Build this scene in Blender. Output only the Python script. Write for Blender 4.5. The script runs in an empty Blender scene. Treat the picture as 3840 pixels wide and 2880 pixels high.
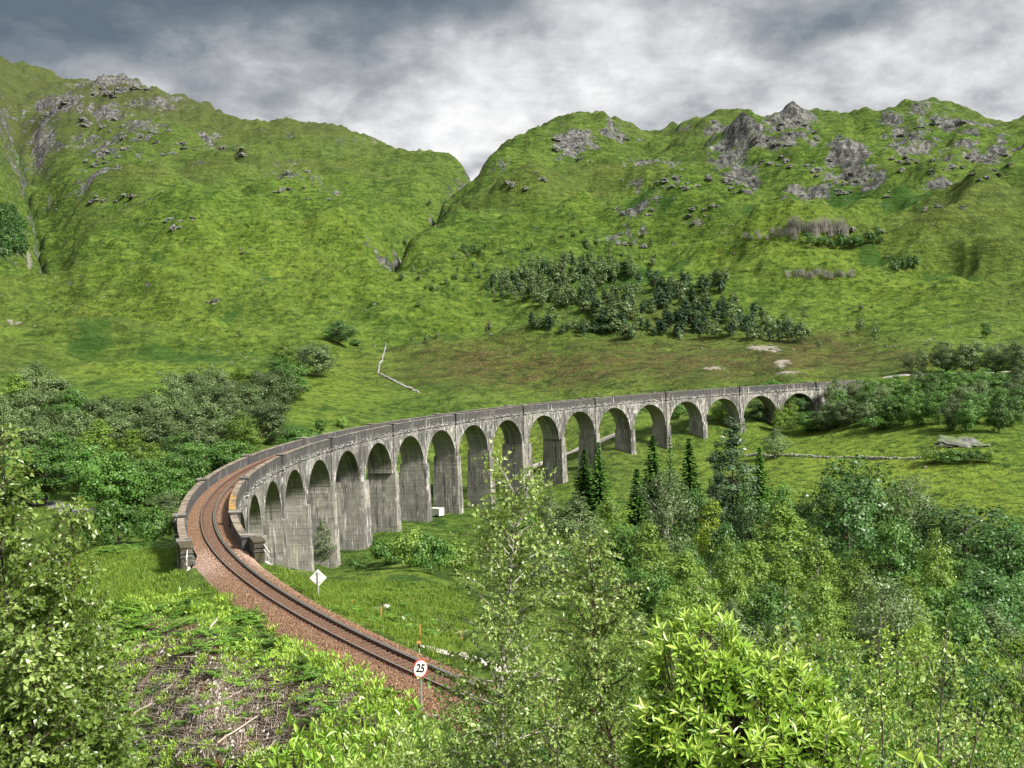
import bpy, math, random
import numpy as np
from mathutils import Matrix, Vector

random.seed(7); RS = np.random.RandomState(11)
PI = math.pi
sc = bpy.context.scene
COL = sc.collection
# ------------------------------------------------------------------ camera
FPX, PITCH, ROLL = 4277.25, -0.013922, -0.0262843        # focal length in photo pixels, tilt, roll
K = 3840 / 2212.0                                         # notes below are in a 2212 px wide view
def cam_axes():
    c, s, cr, sr = math.cos(PITCH), math.sin(PITCH), math.cos(ROLL), math.sin(ROLL)
    X = np.array([1, 0, 0.]); F = np.array([0, c, s]); U = np.array([0, -s, c])
    return cr * X + sr * U, -sr * X + cr * U, F
CX, CU, CF = cam_axes()
cd = bpy.data.cameras.new('camera'); cam = bpy.data.objects.new('camera', cd); COL.objects.link(cam)
cd.sensor_width = 36; cd.lens = 36 * FPX / 3840; cd.clip_start = 0.1; cd.clip_end = 30000
cam.matrix_world = Matrix([[CX[i], CU[i], -CF[i], 0] for i in range(3)] + [[0, 0, 0, 1]])
sc.camera = cam
# ------------------------------------------------------------------ light
EXPOSURE = 1.05
SUN_EL, SUN_AZ = 42, 125            # degrees, azimuth from the view direction (+Y) towards the right
SUN_STRENGTH, SUN_ANGLE = 5.0, 10
CLOUD = 0.56
sc.view_settings.view_transform = 'Standard'; sc.view_settings.look = 'None'
sc.view_settings.exposure = EXPOSURE; sc.view_settings.gamma = 1; sc.view_settings.use_curve_mapping = False
sd = bpy.data.lights.new('sun', 'SUN'); sun = bpy.data.objects.new('sun', sd); COL.objects.link(sun)
sd.energy = SUN_STRENGTH; sd.angle = math.radians(SUN_ANGLE); sd.color = (1, .95, .86)
_e, _a = math.radians(SUN_EL), math.radians(SUN_AZ)
sdir = Vector((math.sin(_a) * math.cos(_e), math.cos(_a) * math.cos(_e), math.sin(_e)))
sun.rotation_euler = sdir.to_track_quat('Z', 'Y').to_euler()

class NT:
    """small helper to write node trees"""
    def __init__(s, tree): s.t = tree; s.n = tree.nodes; s.l = tree.links
    def node(s, typ, ins=None, **kw):
        nd = s.n.new(typ)
        for k, v in kw.items(): setattr(nd, k, v)
        for k, v in (ins or {}).items(): s.put(nd.inputs[k], v)
        return nd
    def put(s, sock, v):
        if isinstance(v, bpy.types.NodeSocket): s.l.new(v, sock)
        elif v is not None:
            if sock.type == 'RGBA' and len(v) == 3: v = (*v, 1)
            sock.default_value = v
    def m(s, op, a, b=None, c=None, clamp=False):
        nd = s.n.new('ShaderNodeMath'); nd.operation = op; nd.use_clamp = clamp
        for i, v in enumerate((a, b, c)):
            if v is not None: s.put(nd.inputs[i], v)
        return nd.outputs[0]
    def mix(s, f, a, b, blend='MIX'):
        nd = s.n.new('ShaderNodeMix'); nd.data_type = 'RGBA'; nd.blend_type = blend; nd.clamp_factor = True
        s.put(nd.inputs[0], f); s.put(nd.inputs[6], a); s.put(nd.inputs[7], b); return nd.outputs[2]
    def noise(s, vec, scale, detail=4, rough=.55, dist=0, col=False):
        nd = s.node('ShaderNodeTexNoise', {'Vector': vec, 'Scale': scale, 'Detail': detail, 'Roughness': rough, 'Distortion': dist})
        return nd.outputs['Color' if col else 'Fac']
    def ramp(s, f, stops, interp='LINEAR'):
        nd = s.n.new('ShaderNodeValToRGB'); cr = nd.color_ramp; cr.interpolation = interp
        while len(cr.elements) < len(stops): cr.elements.new(.5)
        for e, (p, c) in zip(cr.elements, stops):
            e.position = p; e.color = (c, c, c, 1) if not hasattr(c, '__len__') else (*c, 1)
        s.put(nd.inputs[0], f); return nd.outputs[0]
    def step(s, f, a, b):
        nd = s.n.new('ShaderNodeMapRange'); nd.interpolation_type = 'SMOOTHSTEP'
        s.put(nd.inputs[0], f); s.put(nd.inputs[1], a); s.put(nd.inputs[2], b); return nd.outputs[0]
    def vmath(s, op, a, b):
        nd = s.n.new('ShaderNodeVectorMath'); nd.operation = op; s.put(nd.inputs[0], a); s.put(nd.inputs[1], b); return nd.outputs[0]
    def attr(s, name): return s.node('ShaderNodeAttribute', attribute_name=name).outputs['Fac']

world = bpy.data.worlds.new('World'); sc.world = world; world.use_nodes = True
def build_sky():
    t = NT(world.node_tree); t.n.clear()
    out = t.node('ShaderNodeOutputWorld')
    sky = t.node('ShaderNodeTexSky', sky_type='NISHITA', sun_disc=False)
    sky.sun_elevation = math.radians(SUN_EL); sky.sun_rotation = math.radians(SUN_AZ)
    bg = t.node('ShaderNodeBackground', {'Color': sky.outputs[0], 'Strength': .1})
    d = t.node('ShaderNodeTexCoord').outputs['Generated']
    sx = t.node('ShaderNodeSeparateXYZ', {0: d})
    x, y, z = sx.outputs
    # cloud-layer coordinates: the view direction cast on a layer overhead
    zz = t.m('ADD', t.m('MAXIMUM', z, 0.0), .36)
    p = t.node('ShaderNodeCombineXYZ', {0: t.m('DIVIDE', x, zz), 1: t.m('DIVIDE', y, zz), 2: 0.0}).outputs[0]
    n1 = t.noise(p, 3.2, 6, .55, .12)
    n2 = t.noise(p, 8.5, 8, .62, .15)
    n3 = t.noise(p, 24.0, 5, .6, .1)
    wob = t.noise(p, 1.7, 4, .5, .0, True)
    ws = t.node('ShaderNodeSeparateColor', {0: wob})
    az = t.m('ADD', t.m('ARCTAN2', x, y), t.m('MULTIPLY', t.m('SUBTRACT', ws.outputs[0], .5), .22))
    el = t.m('ADD', t.m('ARCSINE', z), t.m('MULTIPLY', t.m('SUBTRACT', ws.outputs[1], .5), .16))
    def blob(a, e, sa, se):
        u = t.m('DIVIDE', t.m('SUBTRACT', az, math.radians(a)), math.radians(sa))
        v = t.m('DIVIDE', t.m('SUBTRACT', el, math.radians(e)), math.radians(se))
        return t.m('EXPONENT', t.m('MULTIPLY', t.m('ADD', t.m('MULTIPLY', u, u), t.m('MULTIPLY', v, v)), -1.0))
    def total(lst):
        r = None
        for (w, *b) in lst:
            q = t.m('MULTIPLY', blob(*b), w); r = q if r is None else t.m('ADD', r, q)
        return r
    dark = total([(1.15, -20, 17.6, 13, 3.0), (1.25, -9, 17.9, 7.5, 2.6), (.7, -1.5, 18.2, 5, 1.8), (.55, -27, 15.6, 8, 2.3), (.50, 2, 19.0, 8, 1.6),
                  (.62, 14.5, 16.4, 5.0, 1.7), (.42, 20, 17.5, 9, 2.0), (.55, -7.2, 14.9, 2.3, .65), (.42, -14.0, 13.2, 1.3, .8), (.30, -10.6, 13.9, 1.4, .4),
                  (.48, -3.5, 11.2, 5.0, .6), (.35, -12.9, 12.2, 1.0, .45), (.3, 17, 13.2, 7, 1.2), (.25, 4, 12.6, 6, .8)])
    base = t.m('ADD', t.m('MULTIPLY', t.m('SUBTRACT', n1, .5), 1.5), t.m('ADD', t.m('MULTIPLY', t.m('SUBTRACT', n2, .5), 1.25), t.m('MULTIPLY', t.m('SUBTRACT', n3, .5), .42)))
    hor = t.step(el, math.radians(13.5), math.radians(6.5))        # brightening towards the horizon
    dens = t.m('ADD', t.m('ADD', base, t.m('MULTIPLY', dark, .88)), .12)
    dens = t.m('SUBTRACT', dens, t.m('MULTIPLY', hor, .28))
    colr = t.ramp(t.m('ADD', t.m('MULTIPLY', dens, .55), .27),
                  [(.0, (.97, .97, .97)), (.22, (.84, .84, .845)), (.40, (.60, .605, .62)), (.58, (.37, .385, .41)), (.80, (.19, .225, .26)), (1, (.115, .155, .192))])
    cb = t.node('ShaderNodeBackground', {'Color': colr, 'Strength': CLOUD})
    cover = t.step(n1, .12, .2)
    mx = t.node('ShaderNodeMixShader', {0: t.m('MAXIMUM', cover, .93), 1: bg.outputs[0], 2: cb.outputs[0]})
    t.l.new(mx.outputs[0], out.inputs[0])
build_sky()

# ------------------------------------------------------------------ helpers
def tag(o, label=None, cat=None, group=None, kind=None):
    if label: o['label'] = label
    if cat: o['category'] = cat
    if group: o['group'] = group
    if kind: o['kind'] = kind
    return o
def empty(name, loc=(0, 0, 0), rz=0, scale=1):
    o = bpy.data.objects.new(name, None); COL.objects.link(o)
    o.location = loc; o.rotation_euler = (0, 0, rz)
    o.scale = scale if hasattr(scale, '__len__') else (scale,) * 3
    o.empty_display_size = .1
    return o
def link(name, me, parent=None, loc=None):
    o = bpy.data.objects.new(name, me); COL.objects.link(o)
    if parent: o.parent = parent
    if loc is not None: o.location = loc
    return o
class MB:
    """collects polygons of any size, uv and float attributes, builds one mesh"""
    def __init__(s): s.v = []; s.loops = []; s.tot = []; s.mi = []; s.at = {}; s.uv = []; s.nv = 0
    def add(s, v, f, mi=0, uv=None, **at):
        v = np.asarray(v, float).reshape(-1, 3); f = np.asarray(f, np.int64)
        s.loops.append((f + s.nv).ravel()); s.tot.append(np.full(len(f), f.shape[1])); s.mi.append(np.full(len(f), mi))
        s.v.append(v)
        s.uv.append(np.zeros((f.size, 2)) if uv is None else np.asarray(uv, float)[f.ravel()])
        for k in set(at) | set(s.at):
            if k not in s.at: s.at[k] = [np.zeros(s.nv)] if s.nv else []
            a = at.get(k, 0.0); s.at[k].append(np.broadcast_to(np.asarray(a, float), (len(v),)).copy())
        s.nv += len(v)
    def mesh(s, name, mats, smooth=False, useuv=False):
        me = bpy.data.meshes.new(name)
        v = np.concatenate(s.v); lo = np.concatenate(s.loops); to = np.concatenate(s.tot)
        me.vertices.add(len(v)); me.vertices.foreach_set('co', v.ravel().astype(np.float32))
        me.loops.add(len(lo)); me.loops.foreach_set('vertex_index', lo.astype(np.int32))
        me.polygons.add(len(to)); st = np.concatenate([[0], np.cumsum(to)[:-1]])
        me.polygons.foreach_set('loop_start', st.astype(np.int32)); me.polygons.foreach_set('loop_total', to.astype(np.int32))
        for m in (mats if isinstance(mats, (list, tuple)) else [mats]): me.materials.append(m)
        me.polygons.foreach_set('material_index', np.concatenate(s.mi).astype(np.int32))
        me.polygons.foreach_set('use_smooth', np.full(len(to), smooth))
        if useuv:
            l = me.uv_layers.new(name='uv'); l.data.foreach_set('uv', np.concatenate(s.uv).ravel().astype(np.float32))
        for k, a in s.at.items():
            q = me.attributes.new(k, 'FLOAT', 'POINT'); q.data.foreach_set('value', np.concatenate(a).astype(np.float32))
        me.update(calc_edges=True); me.validate()
        return me
    def obj(s, name, mats, parent=None, smooth=False, useuv=False):
        return link(name, s.mesh(name, mats, smooth, useuv), parent)
BOXF = np.array([[0, 3, 2, 1], [4, 5, 6, 7], [0, 1, 5, 4], [1, 2, 6, 5], [2, 3, 7, 6], [3, 0, 4, 7]])
def box(mb, c, s, rot=None, mi=0, **at):
    v = np.array([[x, y, z] for z in (-.5, .5) for x, y in ((-.5, -.5), (.5, -.5), (.5, .5), (-.5, .5))]) * np.asarray(s, float)
    if rot is not None: v = v @ np.asarray(rot).T
    mb.add(v + np.asarray(c, float), BOXF, mi, **at)
def frames(P):
    T = np.gradient(P, axis=0); T /= np.linalg.norm(T, axis=1)[:, None] + 1e-9
    ref = np.where(np.abs(T[:, 2:3]) > .9, np.array([[1., 0, 0]]), np.array([[0, 0, 1.]]))
    A = np.cross(T, ref); A /= np.linalg.norm(A, axis=1)[:, None] + 1e-9
    return A, np.cross(T, A)
def tube(mb, P, r, sides=5, mi=0, cap=True, **at):
    P = np.asarray(P, float); n = len(P); r = np.broadcast_to(np.asarray(r, float), (n,))
    A, B = frames(P); th = np.arange(sides) * 2 * PI / sides
    v = P[:, None] + r[:, None, None] * (np.cos(th)[None, :, None] * A[:, None] + np.sin(th)[None, :, None] * B[:, None])
    i = np.arange(n - 1)[:, None] * sides; j = np.arange(sides)[None]; k = (j + 1) % sides
    f = np.stack([i + j, i + k, i + sides + k, i + sides + j], -1).reshape(-1, 4)
    mb.add(v.reshape(-1, 3), f, mi, **at)
    if cap and sides > 3:
        mb.add(v[0], [list(range(sides))], mi, **at); mb.add(v[-1], [list(range(sides))[::-1]], mi, **at)
def unit(a): return a / (np.linalg.norm(a, axis=-1, keepdims=True) + 1e-9)
def leaves(mb, C, D, N, L, W, mi=0, fold=.0, **at):
    """rhombus leaves: centre C, long axis D, approximate normal N, length L, width W"""
    n = len(C); D = unit(D); S = unit(np.cross(N, D)); NN = np.cross(D, S)
    L = np.broadcast_to(L, (n,))[:, None]; W = np.broadcast_to(W, (n,))[:, None]
    v = np.stack([C - D * L * .5, C + S * W * .5 - D * L * .08 + NN * W * fold, C + D * L * .5, C - S * W * .5 - D * L * .08 + NN * W * fold], 1)
    f = (np.arange(n)[:, None] * 4 + np.arange(4)[None])
    at = {k: np.repeat(np.broadcast_to(a, (n,)), 4) for k, a in at.items()}
    mb.add(v.reshape(-1, 3), f, mi, **at)
# lattice noise, vectorised
_perm = RS.permutation(4096)
_g = RS.rand(4096) * 2 * PI; _gx, _gy = np.cos(_g), np.sin(_g)
def pn(x, y):
    xi = np.floor(x).astype(np.int64); yi = np.floor(y).astype(np.int64); xf = x - xi; yf = y - yi
    u = xf ** 3 * (xf * (xf * 6 - 15) + 10); v = yf ** 3 * (yf * (yf * 6 - 15) + 10)
    def gr(ix, iy, dx, dy):
        h = _perm[(_perm[ix & 4095] + iy) & 4095]; return _gx[h] * dx + _gy[h] * dy
    a = gr(xi, yi, xf, yf); b = gr(xi + 1, yi, xf - 1, yf); c = gr(xi, yi + 1, xf, yf - 1); d = gr(xi + 1, yi + 1, xf - 1, yf - 1)
    return ((a + u * (b - a)) * (1 - v) + (c + u * (d - c)) * v) * 1.5
def fbm(x, y, o=4, g=.5):
    r = 0; a = 1.
    for i in range(o): r = r + a * pn(x * 2 ** i + 17.3 * i, y * 2 ** i - 9.1 * i); a *= g
    return r
def ridged(x, y, o=4):
    r = 0; a = 1.
    for i in range(o): r = r + a * (1 - 2.2 * np.abs(pn(x * 2 ** i + 31.7 * i, y * 2 ** i + 5.3 * i))); a *= .5
    return r / 1.9
def sstep(a, b, x):
    t = np.clip((x - a) / (b - a), 0, 1); return t * t * (3 - 2 * t)

# ------------------------------------------------------------------ materials
def material(name):
    m = bpy.data.materials.new(name); m.use_nodes = True; t = NT(m.node_tree); t.n.clear()
    out = t.node('ShaderNodeOutputMaterial'); return m, t, out
def principled(t, out, col, rough=.8, metal=0., bump=None, bdist=.05, bstr=.6, spec=.3):
    p = t.node('ShaderNodeBsdfPrincipled', {'Base Color': col, 'Roughness': rough, 'Metallic': metal, 'Specular IOR Level': spec})
    if bump is not None:
        b = t.node('ShaderNodeBump', {'Height': bump, 'Distance': bdist, 'Strength': bstr}); t.l.new(b.outputs[0], p.inputs['Normal'])
    t.l.new(p.outputs[0], out.inputs[0]); return p
def plain(name, col, rough=.6, metal=0., var=.25, scale=8):
    m, t, out = material(name)
    pos = t.node('ShaderNodeTexCoord').outputs['Object']
    n = t.noise(pos, scale, 5); c = t.mix(n, tuple(v * (1 - var) for v in col), tuple(min(1, v * (1 + var)) for v in col))
    principled(t, out, c, rough, metal, n, .01, .3); return m
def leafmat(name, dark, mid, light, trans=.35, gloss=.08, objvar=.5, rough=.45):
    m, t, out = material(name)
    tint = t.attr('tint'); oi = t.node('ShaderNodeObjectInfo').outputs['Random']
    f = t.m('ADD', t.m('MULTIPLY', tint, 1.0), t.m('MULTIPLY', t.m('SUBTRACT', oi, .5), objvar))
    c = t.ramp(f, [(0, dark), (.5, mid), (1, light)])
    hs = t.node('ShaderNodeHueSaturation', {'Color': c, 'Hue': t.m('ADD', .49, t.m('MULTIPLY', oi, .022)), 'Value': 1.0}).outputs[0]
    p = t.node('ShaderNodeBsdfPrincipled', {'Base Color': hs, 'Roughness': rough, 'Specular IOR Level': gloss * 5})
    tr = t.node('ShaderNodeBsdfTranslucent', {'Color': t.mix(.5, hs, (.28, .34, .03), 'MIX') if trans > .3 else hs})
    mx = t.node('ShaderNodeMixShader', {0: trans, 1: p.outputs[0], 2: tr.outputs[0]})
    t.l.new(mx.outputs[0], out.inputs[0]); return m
M = {}
M['broad'] = leafmat('broadleaf_foliage', (.018, .050, .008), (.062, .150, .022), (.150, .275, .045), .28)
M['broad_grey'] = leafmat('grey_green_foliage', (.030, .055, .020), (.090, .140, .045), (.19, .25, .095), .25)
M['birch'] = leafmat('birch_foliage', (.036, .078, .012), (.140, .245, .034), (.29, .42, .080), .35)
M['yellow'] = leafmat('yellow_green_foliage', (.07, .12, .012), (.22, .32, .030), (.40, .52, .08), .38)
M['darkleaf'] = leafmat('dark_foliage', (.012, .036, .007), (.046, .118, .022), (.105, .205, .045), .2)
M['spruce'] = leafmat('spruce_needles', (.010, .034, .007), (.045, .120, .022), (.120, .235, .038), .15, .05)
M['pine'] = leafmat('pine_needles', (.010, .028, .013), (.032, .070, .029), (.080, .138, .058), .12, .05)
M['bluepine'] = leafmat('poplar_foliage', (.020, .046, .020), (.066, .125, .050), (.15, .22, .10), .15, .08)
M['fgbirch'] = leafmat('near_birch_leaves', (.036, .080, .012), (.145, .245, .040), (.42, .53, .16), .40, .16, .55, .38)
M['rhodo'] = leafmat('rhododendron_leaves', (.050, .14, .012), (.20, .37, .035), (.50, .64, .13), .35, .12, .1, .38)
M['fern'] = leafmat('fern_fronds', (.028, .085, .008), (.085, .210, .018), (.22, .38, .045), .35, .1, .5)
M['grass'] = leafmat('grass_blades', (.045, .090, .010), (.110, .185, .020), (.24, .31, .05), .35, .05, .1)
M['bark'] = plain('bark', (.075, .06, .045), .9, 0, .5, 14)
M['rust'] = plain('rusted_steel', (.085, .04, .026), .8, 0, .35, 20)
M['railhead'] = plain('polished_rail', (.62, .60, .58), .32, .9, .1, 3)
M['sleeper'] = plain('sleeper_wood', (.115, .068, .048), .9, 0, .45, 9)
M['galv'] = plain('galvanised_steel', (.52, .54, .56), .4, .7, .1, 12)
M['white'] = plain('white_paint', (.66, .66, .63), .5, 0, .2, 5)
M['greypost'] = plain('grey_post', (.36, .38, .39), .6, 0, .2, 9)
M['orangewood'] = plain('orange_stake', (.42, .22, .06), .8, 0, .3, 20)
M['black'] = plain('black_paint', (.012, .012, .012), .5, 0, .2, 10)
M['red'] = plain('red_paint', (.42, .045, .03), .5, 0, .25, 10)
M['deadwood'] = plain('bleached_wood', (.34, .29, .24), .9, 0, .45, 6)
M['darkwood'] = plain('dark_wood', (.085, .06, .048), .9, 0, .5, 6)
M['glass'] = plain('dark_glass', (.03, .035, .04), .1, 0, .1, 4)
M['tyre'] = plain('rubber', (.02, .02, .02), .8, 0, .2, 4)
def mk_birchbark():
    m, t, out = material('birch_bark'); pos = t.node('ShaderNodeTexCoord').outputs['Object']
    st = t.node('ShaderNodeMapping', {'Vector': pos, 'Scale': (3, 3, 14)}).outputs[0]
    n = t.noise(st, 3, 5); c = t.mix(t.step(n, .52, .62), (.36, .335, .30), (.05, .042, .036)); principled(t, out, c, .8, 0, n, .01); return m
M['birchbark'] = mk_birchbark()
def mk_rock(name='rock', lo=(.07, .068, .07), hi=(.34, .33, .33), sc_=.35, moss=.45):
    m, t, out = material(name); g = t.node('ShaderNodeNewGeometry'); pos = g.outputs['Position']
    n = t.noise(pos, sc_, 8, .65); n2 = t.noise(pos, sc_ * 5, 6, .6)
    st = t.noise(t.node('ShaderNodeMapping', {'Vector': pos, 'Scale': (.5, .5, 2.6), 'Rotation': (.5, .3, 0)}).outputs[0], sc_ * 2, 5, .6, 1.2)
    f = t.m('ADD', t.m('MULTIPLY', n, .5), t.m('MULTIPLY', st, .5))
    c = t.ramp(f, [(.33, lo), (.5, tuple((a + b) / 2 for a, b in zip(lo, hi))), (.64, hi)])
    nz = t.node('ShaderNodeSeparateXYZ', {0: g.outputs['True Normal']}).outputs[2]
    ms = t.m('MULTIPLY', t.step(t.m('ADD', nz, t.m('MULTIPLY', t.m('SUBTRACT', n2, .5), 1.2)), .75, .95), moss)
    c = t.mix(ms, c, (.075, .12, .022))
    principled(t, out, c, .85, 0, t.m('ADD', n, t.m('MULTIPLY', n2, .5)), .6 / max(sc_, .05) * .3, .8); return m
M['rock'] = mk_rock('rock', (.03, .03, .033), (.24, .235, .23), .35, .8)
M['palerock'] = mk_rock('pale_rock', (.20, .19, .19), (.55, .53, .50), .8, .25)
M['wallstone'] = mk_rock('wall_stone', (.12, .12, .12), (.42, .41, .39), 1.2, .15)
def mk_path(name, a, b, scale):
    m, t, out = material(name); pos = t.node('ShaderNodeNewGeometry').outputs['Position']
    n = t.noise(pos, scale, 6, .65); n2 = t.noise(pos, scale * .12, 4)
    c = t.mix(n2, t.mix(n, a, b), t.mix(n, tuple(v * .75 for v in a), tuple(v * .8 for v in b))); principled(t, out, c, .95, 0, n, .05); return m
M['path'] = mk_path('path_gravel', (.36, .33, .29), (.56, .53, .49), 2.2)
M['road'] = mk_path('road_asphalt', (.16, .155, .165), (.25, .24, .245), 1.4)
def mk_ballast():
    m, t, out = material('ballast_stones'); pos = t.node('ShaderNodeNewGeometry').outputs['Position']
    vo = t.node('ShaderNodeTexVoronoi', {'Vector': pos, 'Scale': 13.0}); v2 = t.node('ShaderNodeTexVoronoi', {'Vector': pos, 'Scale': 7.0})
    ch = t.node('ShaderNodeSeparateColor', {0: vo.outputs['Color']}).outputs[0]
    c = t.ramp(ch, [(0, (.045, .026, .018)), (.35, (.155, .078, .040)), (.7, (.28, .150, .080)), (1, (.46, .32, .22))])
    big = t.noise(pos, .25, 3)
    c = t.mix(t.m('MULTIPLY', t.step(big, .45, .7), .35), c, (.20, .13, .09))
    c = t.mix(t.m('MULTIPLY', t.attr('pale'), .75), c, t.mix(ch, (.26, .17, .13), (.72, .54, .45)))
    c = t.mix(t.m('MULTIPLY', t.attr('dark'), .75), c, t.mix(ch, (.045, .026, .018), (.16, .085, .055)))
    principled(t, out, c, .95, 0, t.m('ADD', vo.outputs['Distance'], t.m('MULTIPLY', v2.outputs['Distance'], .7)), .12, 1.0); return m
M['ballast'] = mk_ballast()
def mk_concrete():
    # uv: u = metres along the face, v = metres below the parapet top (negative downwards)
    m, t, out = material('weathered_concrete')
    uv = t.node('ShaderNodeUVMap', uv_map='uv').outputs[0]; s = t.node('ShaderNodeSeparateXYZ', {0: uv}); u, v = s.outputs[0], s.outputs[1]
    pos = t.node('ShaderNodeNewGeometry').outputs['Position']
    def at(su, sv, scale, det=5, r=.6, dist=0): return t.noise(t.node('ShaderNodeMapping', {'Vector': uv, 'Scale': (su, sv, 1)}).outputs[0], scale, det, r, dist)
    big = t.noise(pos, .13, 4, .6); mid = t.noise(pos, .9, 5, .65); fine = t.noise(pos, 6, 4, .6)
    boards = at(.02, 1, 3.2, 2, .5)                               # horizontal shutter-board courses
    str1 = at(1.0, .055, 2.2, 5, .65, .3); str2 = at(1.0, .05, .9, 5, .65, .25); str3 = at(1, .08, 4.2, 4, .6, .2)
    f = t.m('ADD', t.m('MULTIPLY', big, .55), t.m('MULTIPLY', mid, .45))
    pale = t.mix(mid, (.17, .16, .135), (.36, .345, .30)); grime = t.mix(mid, (.022, .022, .024), (.085, .083, .082))
    topd = t.step(v, -3.0, -1.6)                                  # the parapet band holds most of the soot
    soot = t.m('ADD', t.m('MULTIPLY', t.step(f, .34, .54), .85), t.m('MULTIPLY', topd, .50))
    soot = t.m('SUBTRACT', soot, t.m('MULTIPLY', t.attr('reveal'), .55))
    soot = t.m('ADD', soot, t.m('MULTIPLY', t.step(str2, .50, .60), .55), None, True)
    c = t.mix(soot, pale, grime)
    c = t.mix(t.m('MULTIPLY', t.step(boards, .50, .68), .38), c, (.07, .068, .064))
    wet = t.m('MULTIPLY', t.step(str1, .55, .70), t.m('SUBTRACT', 1.0, t.m('MULTIPLY', topd, .85)))
    c = t.mix(t.m('MULTIPLY', wet, .28), c, (.05, .05, .05))
    lime = t.m('MULTIPLY', t.step(str3, .55, .61), t.step(at(.25, .12, 1, 4, .6), .44, .54))
    lime = t.m('MULTIPLY', lime, t.m('SUBTRACT', t.m('SUBTRACT', 1.0, topd), t.m('MULTIPLY', t.attr('reveal'), .55), None, True))
    lime2 = t.m('MULTIPLY', t.step(str1, .42, .34), t.step(at(.12, .10, 1, 3, .6), .44, .56))
    c = t.mix(t.m('MAXIMUM', t.m('MULTIPLY', lime, .85), t.m('MULTIPLY', lime2, .65), None, True), c, (.66, .65, .62))
    band = t.m('MULTIPLY', t.step(at(.35, 3, 2.2, 5, .7, .5), .55, .61), t.m('MULTIPLY', t.step(v, -3.6, -2.6), t.step(v, -1.3, -1.9)))
    c = t.mix(t.m('MULTIPLY', band, .85), c, (.68, .67, .64))    # lime bleeding below the string course
    c = t.mix(t.m('MULTIPLY', t.attr('coping'), t.m('ADD', .25, t.m('MULTIPLY', fine, .5))), c, t.mix(t.step(mid, .4, .6), (.10, .085, .065), (.36, .32, .27)))
    c = t.mix(t.m('MULTIPLY', t.attr('lichen'), t.step(mid, .40, .55)), c, (.36, .20, .035))
    c = t.mix(t.m('MULTIPLY', t.attr('moss'), t.step(mid, .30, .55)), c, t.mix(fine, (.028, .024, .016), (.085, .075, .035)))
    h = t.m('ADD', t.m('MULTIPLY', boards, .7), t.m('ADD', t.m('MULTIPLY', fine, .25), t.m('MULTIPLY', mid, .6)))
    principled(t, out, c, .9, 0, h, .12, .7); return m
M['concrete'] = mk_concrete()
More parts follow.
